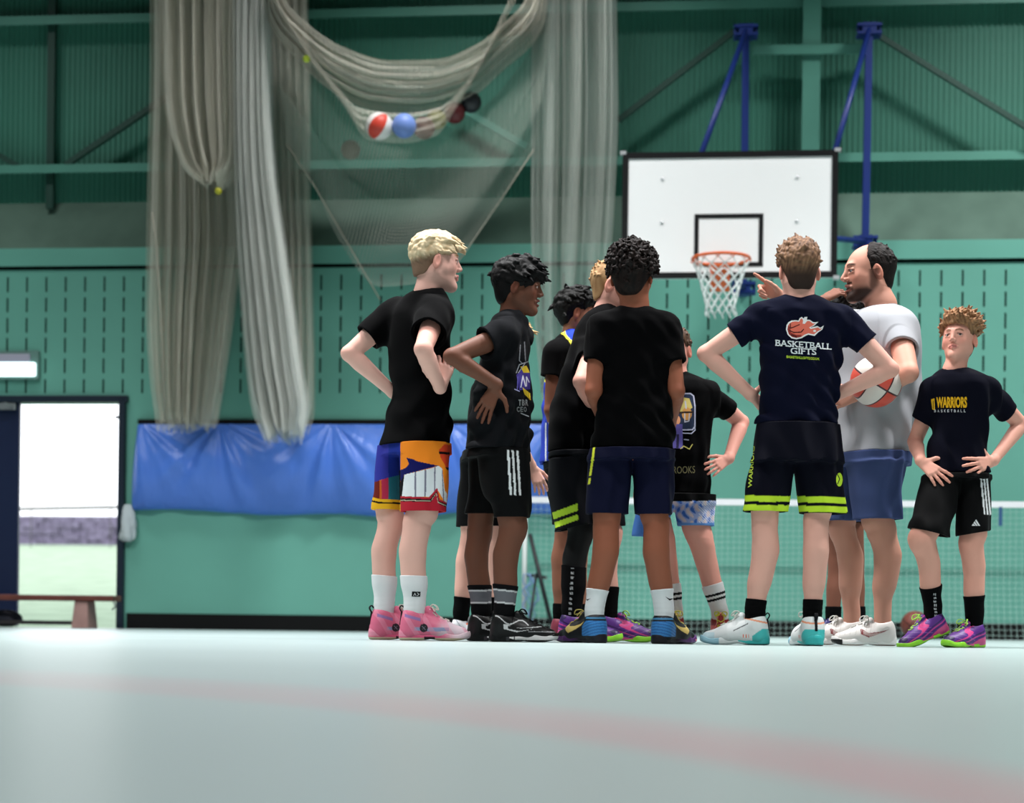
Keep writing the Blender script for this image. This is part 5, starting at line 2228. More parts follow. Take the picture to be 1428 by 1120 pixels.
def c_blue(x, y, z):
    c = np.tile(lin((16, 17, 22)), (len(x), 1))
    hl = (x < 0.085) & (z > 0.03) & (z < 0.098 - 0.55 * np.maximum(x - 0.045, 0) * 1.3) & (z < 0.092)
    rib = np.sin(z * 520 + x * 160) > -0.2
    paint(c, hl & rib, (60, 132, 200))
    paint(c, hl & ~rib, (44, 104, 168))
    s = np.abs(y) > 0.012
    paint(c, swoosh(x, z, 0.165, 0.040, -0.10, 0.055) & s, (202, 178, 104))
    paint(c, (np.abs(z - 0.102) < 0.004) & (x < 0.06), (66, 128, 170))
    return c


def c_bluesole(x, y, z):
    c = np.tile(lin((30, 26, 34)), (len(x), 1))
    c = mix(c, np.tile(lin((74, 36, 92)), (len(x), 1)), sstep(0.1, 0.16, x))
    paint(c, (z < 0.006), (18, 16, 20))
    paint(c, (x > 0.25) & (z > 0.012) & (z < 0.02), (214, 120, 134))
    return c


def c_teal(x, y, z):
    c = np.tile(lin((226, 230, 230)), (len(x), 1))
    paint(c, (x < 0.062) & (z < 0.066 - 0.7 * np.maximum(x - 0.02, 0)), (70, 190, 188))
    paint(c, (np.abs(z - 0.099 - 0.2 * (x - 0.05)) < 0.0035) & (x < 0.1), (236, 156, 120))
    paint(c, (x < 0.022) & (np.abs(y) < 0.005) & (z > 0.06), (14, 14, 16))
    st = (np.abs(z - 0.036) < 0.006) & (np.sin(x * 520) > 0.3) & (x > 0.075) & (x < 0.105) & (np.abs(y) > 0.015)
    paint(c, st, (226, 110, 78))
    paint(c, (np.abs(z - 0.082 + 0.5 * (x - 0.09)) < 0.0022) & (x > 0.08) & (x < 0.14), (60, 66, 72))
    paint(c, (z < 0.05) & (x > 0.22), (196, 220, 228))
    return c


def c_tealsole(x, y, z):
    c = np.tile(lin((222, 228, 228)), (len(x), 1))
    paint(c, (x < 0.12) & (z > 0.25 * np.maximum(x - 0.06, 0)), (60, 184, 182))
    paint(c, (x > 0.2), (150, 196, 212))
    paint(c, (z < 0.005) & (x < 0.12), (30, 60, 60))
    return c


def c_white(x, y, z):
    c = np.tile(lin((214, 210, 206)), (len(x), 1))
    s = np.abs(y) > 0.012
    a = swoosh(x, z, 0.135, 0.036, -0.10, 0.038)
    b = swoosh(x, z, 0.128, 0.0395, -0.085, 0.026)
    paint(c, a & s, (128, 52, 56))
    paint(c, a & b & s, (176, 150, 146))
    paint(c, (np.abs(np.sin(x * 150 + z * 60)) < 0.12) & (x > 0.1) & (z > 0.045), (176, 172, 168))
    return c


def c_whitesole(x, y, z):
    c = np.tile(lin((226, 224, 222)), (len(x), 1))
    paint(c, (x > 0.245) & (z < 0.026), (20, 20, 22))
    paint(c, (z < 0.0045), (150, 120, 100))
    return c


def c_wblue(x, y, z):
    c = np.tile(lin((222, 222, 226)), (len(x), 1))
    paint(c, (np.sin(x * 120 + z * 90) > 0.86), (170, 172, 182))
    paint(c, (x > 0.12) & (x < 0.15) & (z < 0.05), (50, 66, 180))
    paint(c, (np.abs(x - 0.1) < 0.006) & (np.abs(z - 0.085) < 0.006), (214, 96, 50))
    return c


def c_red(x, y, z):
    c = np.tile(lin((214, 74, 62)), (len(x), 1))
    paint(c, (z > 0.088), (150, 26, 34))
    paint(c, (np.sin(x * 110 + z * 50) > 0.75) & (x > 0.1), (232, 150, 130))
    paint(c, (np.abs(z - 0.112 - np.abs(y) * 0.6 + 0.006) < 0.002) & (x > 0.09), (214, 220, 60))
    return c


SH_PINK = dict(L=0.312, hi=0.012, col=c_pink, solec=c_pinksole, lace=(222, 214, 204), loop=(24, 24, 28), heel=0.016)
SH_BLK = dict(L=0.315, hi=0.0, col=c_blk, solec=c_blksole, lace=(18, 18, 20), heel=0.006)
SH_PUR = dict(L=0.30, hi=0.004, col=c_purple, solec=c_puresole, lace=(176, 226, 96), heel=0.014, wave=0.003)
SH_BLUE = dict(L=0.30, hi=0.006, col=c_blue, solec=c_bluesole, lace=(190, 172, 96), heel=0.010)
SH_TEAL = dict(L=0.305, hi=0.006, col=c_teal, solec=c_tealsole, lace=(206, 208, 200), loop=(24, 24, 28), heel=0.016)
SH_WHT = dict(L=0.285, hi=-0.008, col=c_white, solec=c_whitesole, lace=(216, 212, 206), heel=0.016)
SH_WB = dict(L=0.285, hi=0.0, col=c_wblue, solec=flat((214, 216, 222)), lace=(224, 224, 224))
SH_MAR = dict(L=0.28, hi=0.0, col=flat((128, 48, 66)), solec=flat((150, 70, 92)), lace=(90, 30, 44))
SH_RED = dict(L=0.31, hi=0.034, col=c_red, solec=flat((206, 96, 80)), lace=(204, 216, 60))
SH_NAVY = dict(L=0.28, hi=0.0, col=flat((46, 40, 92)), solec=flat((26, 24, 40)), lace=(70, 66, 120))
BLK = (2, 2, 3)


# ------------------------------------------------------------------ clothing colour patterns
def zones(polys):
    """dyed panels: list of (outline in cloth coordinates, colour)"""
    def fn(v, c):
        x, y = pix(v + 0.0)
        for pts, col in polys:
            m = inpoly(x, y, pts)
            c[m] = lin(col)
        return c
    return fn


def cropmap(pts, x0, y0, s):
    return [(x0 + a / s, y0 + b / s) for a, b in pts]


# ================================================================== the cast
# ---- 1: fair-haired boy in patchwork shorts
Z4 = lambda pts: cropmap(pts, 500, 600, 8.6125)
patch = [
    (Z4([(150, -60), (505, -60), (505, 560), (150, 640)]), (50, 52, 148)),
    (Z4([(360, 120), (505, 120), (505, 560), (360, 580)]), (26, 44, 132)),
    (Z4([(150, 640), (258, 600), (258, 830), (150, 830)]), (110, 34, 26)),
    (Z4([(252, 600), (282, 592), (282, 830), (252, 830)]), (196, 92, 34)),
    (Z4([(276, 596), (358, 570), (358, 860), (276, 840)]), (176, 44, 74)),
    (Z4([(358, 570), (490, 540), (490, 860), (358, 860)]), (38, 104, 118)),
    (Z4([(490, 480), (560, 440), (560, 860), (490, 860)]), (8, 8, 12)),
    (Z4([(150, 800), (250, 826), (520, 842), (520, 1100), (150, 1100)]), (232, 176, 36)),
    (Z4([(150, 838), (250, 862), (520, 868), (520, 888), (250, 884), (150, 858)]), (12, 12, 16)),
    # near leg
    (Z4([(503, -60), (1200, -60), (1200, 1100), (503, 1100)]), (236, 132, 34)),
    (Z4([(965, 240), (1030, 170), (1200, 190), (1200, 480), (1060, 460), (985, 330)]), (214, 66, 38)),
    (Z4([(965, 255), (1095, 265), (1095, 295), (970, 285)]), (14, 10, 10)),
    (Z4([(1040, 440), (1100, 450), (1095, 480), (1060, 478)]), (14, 10, 10)),
    (Z4([(503, 480), (570, 450), (605, 405), (575, 330), (660, 350), (700, 372), (960, 428), (550, 535), (520, 610), (503, 610)]), (14, 16, 84)),
    (Z4([(550, 535), (900, 450), (960, 428), (1005, 460), (1035, 720), (1060, 760), (1060, 900), (940, 700), (860, 800), (503, 800)]), (218, 222, 226)),
    (Z4([(1035, 560), (1090, 480), (1090, 700), (1040, 735)]), (232, 120, 36)),
    (Z4([(672, 505), (692, 500), (690, 800), (672, 800)]), (118, 116, 134)),
    (Z4([(796, 478), (816, 473), (808, 800), (790, 800)]), (118, 116, 134)),
    (Z4([(908, 448), (926, 442), (920, 720), (905, 735)]), (118, 116, 134)),
    (Z4([(1000, 480), (1010, 480), (1030, 860), (1016, 850)]), (118, 116, 134)),
    (Z4([(503, 620), (550, 540), (520, 795), (503, 795)]), (10, 10, 14)),
    (Z4([(503, 792), (845, 806), (945, 690), (975, 830), (1060, 870), (1060, 1100), (503, 1100)]), (172, 32, 48)),
    (Z4([(503, 816), (860, 830), (938, 732), (962, 850), (1060, 890), (1060, 930), (955, 880), (935, 770), (870, 862), (503, 856)]), (20, 20, 22)),
    (Z4([(503, 838), (868, 846), (936, 752), (958, 862), (1060, 908), (1060, 916), (952, 870), (934, 762), (868, 854), (503, 846)]), (210, 196, 170)),
]
person('fair', 'person with short blond hair, patchwork shorts and pink shoes, hands on hips',
       7.75, 1.02, (224, 174, 160),
       dict(crown=328, chin=404.5, cx=607, yaw=16, neck=(596, 411), rn=0.055, ndy=0.0, brow=(170, 130, 90), lip=(196, 112, 108), iris=(70, 90, 110), look=(-0.002, 0), wide=0.98),
       dict(c=BLK, yaw=48, seed=11, rows=[(404.5, 577, 617), (413, 562, 622), (424, 553, 626), (440, 546, 627), (480, 541, 627), (503, 542, 626), (530, 545, 626), (549, 546, 627), (580, 540, 628), (605, 534, 628), (621, 531, 628)], ratio=0.66),
       dict(L=dict(s=(553, 436), e=(488, 493, -1), w=(549, 548, 1), hand=(578, 556, 0.08), sleeve=0.62, sr=(0.072, 0.066)),
            R=dict(s=(607, 440), e=(590, 487, -1), w=(614, 541, 1), hand=(620, 519, 0.06), on=(0.050, 0.045), sleeve=0.56, sr=(0.080, 0.076), curl=(0.35, 0.5, 0.3), spread=0.14, palm=(-0.25, 1, 0.0), thumb=(0.2, 0.95, 0.1))),
       dict(c=(50, 52, 148), yaw=50, h=0.0028, fold=0.007, waist=[(560, 548, 624), (600, 540, 626), (634, 533, 627)],
            L=dict(rows=[(600, 536, 578), (620, 531, 566), (650, 528, 563), (690, 524, 561), (711.5, 521.5, 561)], dy=0.09),
            R=dict(rows=[(600, 553, 627), (620, 556, 628), (650, 557, 627), (690, 558, 625), (714, 558.5, 622)], dy=-0.07), col=zones(patch)),
       dict(L=dict(hip=(556, 600, 0.08), knee=(546, 726, 0.09), ankle=(535, 852, 0.09), r=(18.5, 17.5, 12.5), foot=18, bulge=0.022),
            R=dict(hip=(592, 600, -0.06), knee=(582, 726, -0.07), ankle=(578, 854, -0.07), r=(19.5, 18.5, 13), foot=-2, bulge=0.016)),
       dict(style='fringe', top=0.020, side=0.004, lock=0.045, lr=0.0075, n=230, c=(196, 170, 132), c2=(228, 208, 172), sweep=(0.75, 0.0, -0.15), lift=0.18, mess=0.15, droop=0.45, seed=4, dz=-0.006, jag=0.004, fade=((122, 96, 78), 0.000, 0.040)),
       SH_PINK, dict(top=803, c=(222, 222, 224), scrunch=0.8))

# ---- 2: boy with black hair, dark grey printed T-shirt
def sock_band(v, c, d, tp):
    paint(c, (d < -0.022) & (d > -0.084), (104, 104, 110))
    paint(c, (np.abs(d + 0.026) < 0.0035) | (np.abs(d + 0.080) < 0.0035), (206, 206, 208))
    return c


def stripes3(base, xs, w, y0, y1, slope, col=(222, 222, 224)):
    def fn(v, c):
        x, y = pix(v)
        for q in xs:
            paint(c, (np.abs(x - q - slope * (y - y0)) < w) & (y > y0) & (y < y1), col)
        return c
    return fn


person('dark', 'person with thick black hair, charcoal printed T-shirt and three-striped black shorts',
       7.70, 0.97, (106, 66, 50),
       dict(crown=366, chin=437.5, cx=722.5, yaw=-2, pitch=-4, neck=(712, 446), rn=0.052, brow=(12, 9, 8), lip=(112, 60, 56), mouth=0.010, look=(0, -0.001)),
       dict(c=(17, 18, 21), yaw=-6, seed=21, fold=0.013, rows=[(436, 699, 730), (445, 687, 735), (460, 680, 737), (490, 672, 738), (520, 667, 739), (545, 663, 741), (580, 657, 740), (610, 654, 739), (630, 652, 738)], ratio=0.64),
       dict(R=dict(s=(702, 468, -0.15), e=(631, 497, -1), w=(693, 537, 1), hand=(677, 568, 0.02), on=(0.035, 0.03), sleeve=0.36, sr=(0.074, 0.066), spread=0.13, palm=(0.1, 1, 0), thumb=(0.35, 0.95, 0.1), curl=(0.15, 0.2, 0.15)),
            L=dict(s=(722, 468, 0.15), e=(676, 530, 1), w=(712, 560, 1), hand=(716, 585, -0.02), sleeve=0.45)),
       dict(c=(5, 5, 6), yaw=-4, lratio=0.95, waist=[(596, 656, 738), (640, 651, 738)],
            L=dict(rows=[(625, 654, 716), (660, 651, 706), (700, 650, 696), (717, 650, 692)], dy=0.09),
            R=dict(rows=[(625, 664, 739), (660, 668, 739.5), (690, 676, 739), (722, 690, 738)], dy=-0.08), col=stripes3(None, (708.5, 715, 721.5), 1.55, 628, 691, 0.06)),
       dict(L=dict(hip=(690, 610, 0.09), knee=(669, 738, 0.09), ankle=(671, 852, 0.09), r=(17.5, 16.5, 12.5), foot=3, bulge=0.018),
            R=dict(hip=(705, 610, -0.08), knee=(716, 735, -0.08), ankle=(703, 853, -0.08), r=(19, 17.5, 12.5), foot=-3, bulge=0.02)),
       dict(style='fringe', top=0.034, side=0.013, lock=0.042, lr=0.0105, n=300, c=(4, 4, 5), c2=(10, 9, 10), sweep=(0.6, 0.0, -0.1), lift=0.2, mess=0.35, droop=0.5, seed=8, dz=-0.024, jag=0.006),
       SH_BLK, dict(top=816, c=(13, 13, 15), col=sock_band))

# ---- 3: small fair boy mostly hidden behind 2
person('hid', 'person with fair hair, mostly hidden behind the boy in charcoal T-shirt, hand hanging',
       8.55, 0.895, (224, 172, 156),
       dict(crown=450, chin=508, cx=711, yaw=-4, pitch=-6, neck=(703, 514), rn=0.052, brow=(170, 130, 90), lip=(196, 120, 112)),
       dict(c=BLK, yaw=0, seed=31, rows=[(506, 692, 718), (520, 672, 724), (545, 657, 727), (580, 653, 728), (605, 652, 730), (630, 650, 730)], ratio=0.7),
       dict(R=dict(s=(702, 532, -0.14), e=(715, 600, -1), w=(741, 650, 1), hand=(757, 686, 0.0), sleeve=0.6, palm=(-0.3, 1, 0), curl=(0.3, 0.4, 0.3), sr=(0.07, 0.062)),
            L=dict(s=(706, 532, 0.14), e=(700, 600, 1), w=(712, 650, -1), hand=(714, 680, 0.0), sleeve=0.6)),
       dict(c=BLK, yaw=0, waist=[(605, 650, 730), (645, 643, 732)],
            L=dict(rows=[(640, 643, 695), (690, 640, 682), (735, 640, 674)], dy=0.07),
            R=dict(rows=[(640, 668, 732), (690, 668, 722), (735, 670, 716)], dy=-0.06)),
       dict(L=dict(hip=(685, 630, 0.07), knee=(657, 745, 0.07), ankle=(643, 856, 0.07), r=(14, 13, 10), foot=-12),
            R=dict(hip=(700, 630, -0.06), knee=(694, 742, -0.06), ankle=(692, 856, -0.06), r=(14, 13, 10), foot=-5)),
       dict(style='fringe', top=0.028, side=0.016, lock=0.05, lr=0.007, n=150, c=(186, 150, 104), c2=(222, 190, 140), sweep=(0.7, 0, -0.2), lift=0.3, mess=0.35, droop=0.4, seed=9, dz=-0.012),
       SH_WB, dict(top=833, c=BLK))

# ---- 4: dark-haired boy in blue and yellow jersey over a black T-shirt
S4 = {}


def jersey(v, c):
    x, y = pix(v)
    d = np.hypot(x - 772, (y - 498) * 0.80)
    d2 = np.hypot(x - 848, (y - 498) * 0.80)
    d = np.minimum(d, d2)
    c[:] = lin((40, 62, 172))
    paint(c, (d < 30.5), (212, 206, 64))
    paint(c, (d < 28), (5, 5, 6))
    paint(c, (np.abs(x - 766 - (y - 560) * 0.02) < 1.6) & (y > 560), (214, 220, 230))
    paint(c, (np.abs(x - 761 - (y - 560) * 0.0) < 1.0) & (y > 590), (214, 220, 230))
    paint(c, (np.hypot(x - 801, y - 462) < 15) & (y > 455) & (np.hypot(x - 801, y - 462) > 12.5), (212, 206, 64))
    return c


person('jersey', 'person with black hair in blue and yellow basketball jersey over black T-shirt, looking right',
       8.9, 1.0, (140, 92, 72),
       dict(crown=407, chin=468, cx=805, yaw=4, pitch=4, neck=(799, 472), rn=0.054, brow=(14, 10, 9), lip=(130, 74, 68)),
       dict(c=(40, 62, 172), yaw=12, seed=41, rows=[(462, 786, 814), (474, 772, 832), (488, 764, 840), (520, 760, 842), (560, 758, 840), (600, 756, 838), (646, 755, 835)], ratio=0.72, col=jersey),
       dict(R=dict(s=(776, 494, -0.14), e=(769, 572, -1), w=(788, 632, 1), hand=(800, 655, 0.02), sleeve=0.40, sr=(0.074, 0.066)),
            L=dict(s=(820, 494, 0.14), e=(836, 570, 1), w=(838, 630, 1), hand=(842, 660, 0.02), sleeve=0.4)),
       dict(c=BLK, yaw=8, waist=[(625, 757, 838), (665, 759, 838)],
            L=dict(rows=[(655, 784, 838), (730, 790, 832)], dy=0.08),
            R=dict(rows=[(655, 759, 812), (732, 770, 812)], dy=-0.05)),
       dict(L=dict(hip=(815, 640, 0.08), knee=(812, 742, 0.08), ankle=(806, 853, 0.08), r=(13.5, 13, 10.5), foot=0),
            R=dict(hip=(788, 640, -0.06), knee=(788, 742, -0.06), ankle=(783, 855, -0.06), r=(14, 13.5, 10.5), foot=-4)),
       dict(style='fringe', top=0.03, side=0.014, lock=0.04, lr=0.010, n=260, c=(5, 5, 5), c2=(13, 11, 10), sweep=(0.5, 0, -0.1), lift=0.2, mess=0.35, droop=0.5, seed=14, dz=-0.004, jag=0.006),
       SH_MAR, dict(top=842, c=BLK))

# ---- 5: boy with close-cropped fair hair, lime-banded shorts, one black legging
def limebands(leg_y, y0, y1, y2, y3, slope, x0, xmax):
    def fn(v, c):
        x, y = pix(v)
        yy = y + slope * (x - x0)
        m = (x < xmax)
        paint(c, m & (((yy > y0) & (yy < y1)) | ((yy > y2) & (yy < y3))), (168, 204, 52))
        return c
    return fn


def dots(v, c, d, tp):
    x, y = pix(v)
    x0, y0 = pix(tp)
    u = x - x0 + 5.5 + (y - y0) * 0.06
    m = (np.abs(u) < 2.0) & (np.sin((y - y0) * 0.88) > 0.1) & (np.abs(np.sin(u * 2.2 + y * 0.4)) > 0.25) & (d > -0.24) & (d < -0.01)
    return paint(c, m, (196, 196, 200))


person('crop', 'person with cropped fair hair and one black legging, behind the curly-haired one',
       8.05, 1.02, (220, 164, 148),
       dict(crown=362, chin=437, cx=858, yaw=-14, neck=(846, 437), rn=0.056, brow=(140, 104, 74), lip=(190, 110, 104)),
       dict(c=BLK, yaw=-8, seed=51, fold=0.008, rows=[(427, 832, 862), (436, 820, 866), (460, 803, 868), (490, 793, 868), (523, 782, 866), (550, 775, 864), (577, 768, 860), (620, 765.5, 852), (632, 766, 848)], ratio=0.78),
       dict(R=dict(s=(836, 474, -0.12), e=(811, 532, -1), w=(836, 582, 1), hand=(852, 600, 0.06), sleeve=0.52, sr=(0.070, 0.056)),
            L=dict(s=(852, 474, 0.14), e=(862, 550, 1), w=(868, 600, 1), hand=(870, 630, 0.0), sleeve=0.5)),
       dict(c=(6, 7, 13), yaw=-8, waist=[(600, 766, 850), (640, 765, 852)],
            R=dict(rows=[(640, 765, 838), (690, 766, 836), (736, 772, 834)], dy=-0.06, tilt=0.22),
            L=dict(rows=[(640, 800, 856), (690, 805, 866), (733, 812, 870)], dy=0.1),
            col=limebands(0, 715, 725, 730, 738, 0.36, 770, 806)),
       dict(R=dict(hip=(805, 630, -0.06), knee=(810, 742, -0.06), ankle=(797, 850, -0.06), r=(17.5, 16.5, 12.5), foot=-14, skin=(10, 10, 12)),
            L=dict(hip=(838, 630, 0.08), knee=(852, 742, 0.08), ankle=(848, 852, 0.08), r=(16, 15, 11.5), foot=-4)),
       dict(style='normal', top=0.010, side=0.004, lock=0.012, lr=0.004, n=120, c=(160, 122, 84), c2=(190, 152, 110), sweep=(0.4, 0, 0), lift=0.5, mess=0.3, seed=15, dz=0.022),
       SH_PUR, dict(R=dict(top=790, c=(10, 10, 12), col=dots, scrunch=0.0), L=dict(top=818, c=BLK)))

# ---- 6: curly-haired boy from behind
def seam_lime(v, c):
    x, y = pix(v)
    u = x - 829 + (y - 622) * 0.145
    return paint(c, (np.abs(u) < 1.6) & (y > 622) & (y < 675) & ((y < 664) | (y > 667)) & (v[:, 1] < 7.62), (206, 212, 60))


person('curly', 'person seen from behind with dark curly hair, plain black T-shirt and navy shorts',
       7.58, 1.0, (142, 84, 62),
       dict(crown=347, chin=424, cx=882, yaw=72, neck=(885, 425), rn=0.056, brow=(30, 20, 16)),
       dict(c=BLK, yaw=90, seed=61, fold=0.008, rows=[(427, 864, 906), (432, 852, 917), (440, 838, 930), (454, 828, 939), (475, 830, 938), (520, 834, 936), (560, 832, 938), (600, 829, 940), (626, 826, 941)], ratio=0.62),
       dict(L=dict(s=(838, 458, 0), e=(828, 545, -1), w=(842, 588, 1), hand=(858, 590, 0.12), sleeve=0.54, sr=(0.066, 0.058)),
            R=dict(s=(930, 458, 0), e=(943, 545, -1), w=(934, 592, 1), hand=(915, 594, 0.12), sleeve=0.56, sr=(0.066, 0.060))),
       dict(c=(9, 12, 38), yaw=90, waist=[(605, 827, 941), (642, 822, 942)],
            L=dict(rows=[(640, 822, 884), (680, 819, 880), (717, 817, 876)]),
            R=dict(rows=[(640, 880, 942), (680, 883, 941), (718, 884, 940)]), col=seam_lime),
       dict(L=dict(hip=(858, 625, 0), knee=(846, 728, 0.0), ankle=(829, 853, 0.0), r=(18.5, 18.5, 12.0), foot=128, bulge=0.02),
            R=dict(hip=(908, 625, 0), knee=(915, 728, 0.0), ankle=(926, 854, 0.0), r=(18.5, 18.5, 12.5), foot=50, bulge=0.02)),
       dict(style='normal', top=0.034, side=0.020, lock=0.030, lr=0.0055, n=520, curl=0.0085, c=(12, 8, 8), c2=(32, 20, 17), seed=16, locklo=-0.35, dz=-0.013),
       SH_BLUE, dict(top=822, c=(220, 222, 224), scrunch=0.7))

# ---- 7: back view, navy printed T-shirt
def lime7(v, c):
    x, y = pix(v)
    yy = y - 0.02 * (x - 1035)
    return paint(c, ((yy > 690.5) & (yy < 699)) | ((yy > 703.5) & (yy < 712)), (186, 220, 52))


person('navy', 'person seen from behind in navy T-shirt with flaming basketball print, hands on hips',
       7.50, 0.99, (220, 166, 150),
       dict(crown=341, chin=416, cx=1113.5, yaw=93, neck=(1114, 410), rn=0.058, brow=(90, 66, 50)),
       dict(c=(10, 13, 32), yaw=91, seed=71, fold=0.011, rows=[(411, 1092, 1137), (417, 1080, 1150), (425, 1068, 1163), (440, 1056, 1178), (465, 1056, 1177), (485, 1058, 1173), (505, 1060, 1171), (531, 1063, 1168), (555, 1060, 1166), (578, 1057, 1167), (592, 1056, 1168)], ratio=0.6),
       dict(L=dict(s=(1062, 442, 0.0), e=(985, 493, -1), w=(1048, 551, 1), hand=(1064, 566, 0.10), sleeve=0.50, sr=(0.066, 0.050), palm=(1, 0.1, 0.0), thumb=(-0.3, 0.4, 1.0)),
            R=dict(s=(1174, 446, 0.0), e=(1241, 515, -1), w=(1163, 552, 1), hand=(1148, 567, 0.10), sleeve=0.50, sr=(0.066, 0.050), palm=(-1, 0.1, 0.0), thumb=(-0.3, 0.4, 1.0))),
       dict(c=(3, 4, 18), yaw=91, waist=[(560, 1059, 1166), (600, 1053, 1170), (645, 1047, 1175)],
            L=dict(rows=[(640, 1048, 1112), (680, 1041, 1104), (700, 1038, 1100), (714, 1035, 1098)]),
            R=dict(rows=[(640, 1105, 1174), (680, 1110, 1175), (700, 1113, 1176), (717, 1115, 1177)]), col=lime7),
       dict(L=dict(hip=(1086, 615, 0), knee=(1067, 725, 0.0), ankle=(1053, 853, 0.0), r=(18, 18.5, 12.5), foot=166, bulge=0.016),
            R=dict(hip=(1138, 615, 0), knee=(1138, 725, 0.0), ankle=(1133, 855, 0.0), r=(18, 18, 12), foot=97, bulge=0.016)),
       dict(style='normal', top=0.024, side=0.008, lock=0.032, lr=0.0075, n=300, c=(84, 60, 46), c2=(138, 104, 78), sweep=(0.55, 0.12, 0.25), lift=0.22, mess=0.16, droop=-0.15, seed=17, dz=-0.012, taper=0.07, fade=((50, 36, 30), -0.025, 0.045)),
       SH_TEAL, dict(top=836, c=BLK, scrunch=1.4))

# ---- 8: boy at the back with hand on hip
def under8(v, c):
    x, y = pix(v)
    m = y > 699 - 0.02 * (x - 960)
    w = np.sin(x * 0.55 + 1.8 * np.sin(y * 0.22 + x * 0.1)) + 0.8 * np.sin(y * 0.45 - x * 0.3)
    paint(c, m, (150, 164, 208))
    paint(c, m & (w > 0.5), (206, 186, 188))
    paint(c, m & (w < -0.75), (62, 104, 184))
    paint(c, m & (x > 975) & (np.abs(np.sin((x - y) * 0.9)) < 0.45), (214, 218, 226))
    paint(c, m & (y > 729), (92, 138, 200))
    paint(c, m & (x < 936), (72, 118, 190))
    return c


def stripe8(v, c, d, tp):
    return paint(c, (np.abs(d + 0.050) < 0.006) | (np.abs(d + 0.073) < 0.006), (16, 16, 18))


person('small', 'person in black printed T-shirt with blue patterned undershorts, hand on hip, half hidden',
       8.3, 0.86, (220, 156, 140),
       dict(crown=460, chin=518, cx=941, yaw=248, neck=(943, 523), rn=0.054, brow=(90, 62, 46), lip=(188, 108, 102)),
       dict(c=BLK, yaw=258, seed=81, fold=0.008, rows=[(520, 928, 960), (526, 916, 975), (535, 905, 990), (550, 899, 998), (570, 898, 997), (590, 897, 993), (620, 896, 990), (650, 894, 989), (690, 892, 992)], ratio=0.7),
       dict(L=dict(s=(988, 551, -0.02), e=(1034, 589, 1), w=(1016, 640, -1), hand=(982, 660, -0.02), on=(0.03, 0.03), sleeve=0.60, sr=(0.070, 0.056), fat=1.12, spread=0.16, palm=(-0.2, 1, -0.1), curl=(0.15, 0.25, 0.2)),
            R=dict(s=(904, 551, 0.0), e=(893, 614, 1), w=(897, 668, 1), hand=(893, 705, 0.02), sleeve=0.6)),
       dict(c=BLK, yaw=258, waist=[(655, 893, 994), (680, 891, 998), (703, 889, 997)],
            R=dict(rows=[(675, 891, 948), (705, 888, 940), (748, 885, 928)]),
            L=dict(rows=[(675, 940, 998), (705, 942, 997), (734, 945, 996)]), col=under8),
       dict(R=dict(hip=(918, 655, 0), knee=(926, 752, 0.0), ankle=(941, 855, 0.0), r=(15.5, 14, 10.5), foot=262),
            L=dict(hip=(968, 655, 0), knee=(976, 750, -0.02), ankle=(1004, 856, 0.0), r=(18.5, 16, 11.0), foot=266)),
       dict(style='normal', top=0.014, side=0.007, lock=0.018, lr=0.005, n=120, c=(66, 48, 40), c2=(96, 72, 56), seed=18, sweep=(0.5, 0, 0), lift=0.3, mess=0.3),
       SH_RED, dict(top=815, c=(220, 220, 220), col=stripe8))

# ---- 9: the coach
person('coach', 'bearded person in light grey T-shirt and blue shorts, pointing, ball under arm',
       8.0, 1.06, (204, 148, 128),
       dict(crown=341.5, chin=421, cx=1211, yaw=187, pitch=-2, neck=(1229, 426), rn=0.060, ndy=0.0, brow=(70, 46, 36), lip=(170, 98, 92), beard=(30, 18, 14), mouth=0.014, nose=1.4, iris=(60, 70, 76), wide=1.0),
       dict(c=(158, 160, 165), yaw=196, seed=91, fold=0.015, lam=0.15, rows=[(428, 1208, 1248), (433, 1196, 1257), (442, 1184, 1267), (460, 1174, 1275), (490, 1169, 1278), (530, 1166, 1277), (570, 1166, 1272), (600, 1166, 1270), (634, 1167, 1267)], ratio=0.74),
       dict(L=dict(s=(1251, 460, -0.16), e=(1267, 520, -1), w=(1201, 549, 1), hand=(1176, 556, 0.03), sleeve=0.46, sr=(0.078, 0.063), palm=(0, 1, -0.1), fat=1.12, curl=(0.3, 0.35, 0.2)),
            R=dict(s=(1206, 458, 0.16), e=(1152, 452, 1), w=(1092, 417, -1), hand=(1066, 402, 0.0), sleeve=0.5, sr=(0.08, 0.07), palm=(0.35, -0.55, -0.75), fings=[(0.05, 0.05, 0.05), (0.9, 1.3, 0.8), (1.1, 1.4, 0.8), (1.2, 1.4, 0.8)], thumb=(0.75, 0.5, 0.4))),
       dict(c=(62, 76, 118), yaw=192, fold=0.012, waist=[(600, 1168, 1267), (650, 1166, 1263)],
            L=dict(rows=[(645, 1182, 1263), (690, 1189, 1256), (725, 1192.5, 1253)], dy=-0.09),
            R=dict(rows=[(645, 1163, 1225), (690, 1157, 1203), (727, 1155, 1193)], dy=0.10)),
       dict(L=dict(hip=(1226, 625, -0.09), knee=(1229, 735, -0.09), ankle=(1231, 856, -0.09), r=(20, 18.5, 11.5), foot=183, bulge=0.026),
            R=dict(hip=(1196, 625, 0.10), knee=(1174, 735, 0.10), ankle=(1188, 855, 0.10), r=(18.5, 18, 11.5), foot=184, bulge=0.022)),
       dict(style='balding', top=0.010, side=0.009, lock=0.014, lr=0.0045, n=160, c=(15, 11, 10), c2=(30, 22, 20), sweep=(-0.2, 0, -0.3), lift=0.3, mess=0.25, seed=19),
       SH_WHT, dict(top=0, c=BLK))

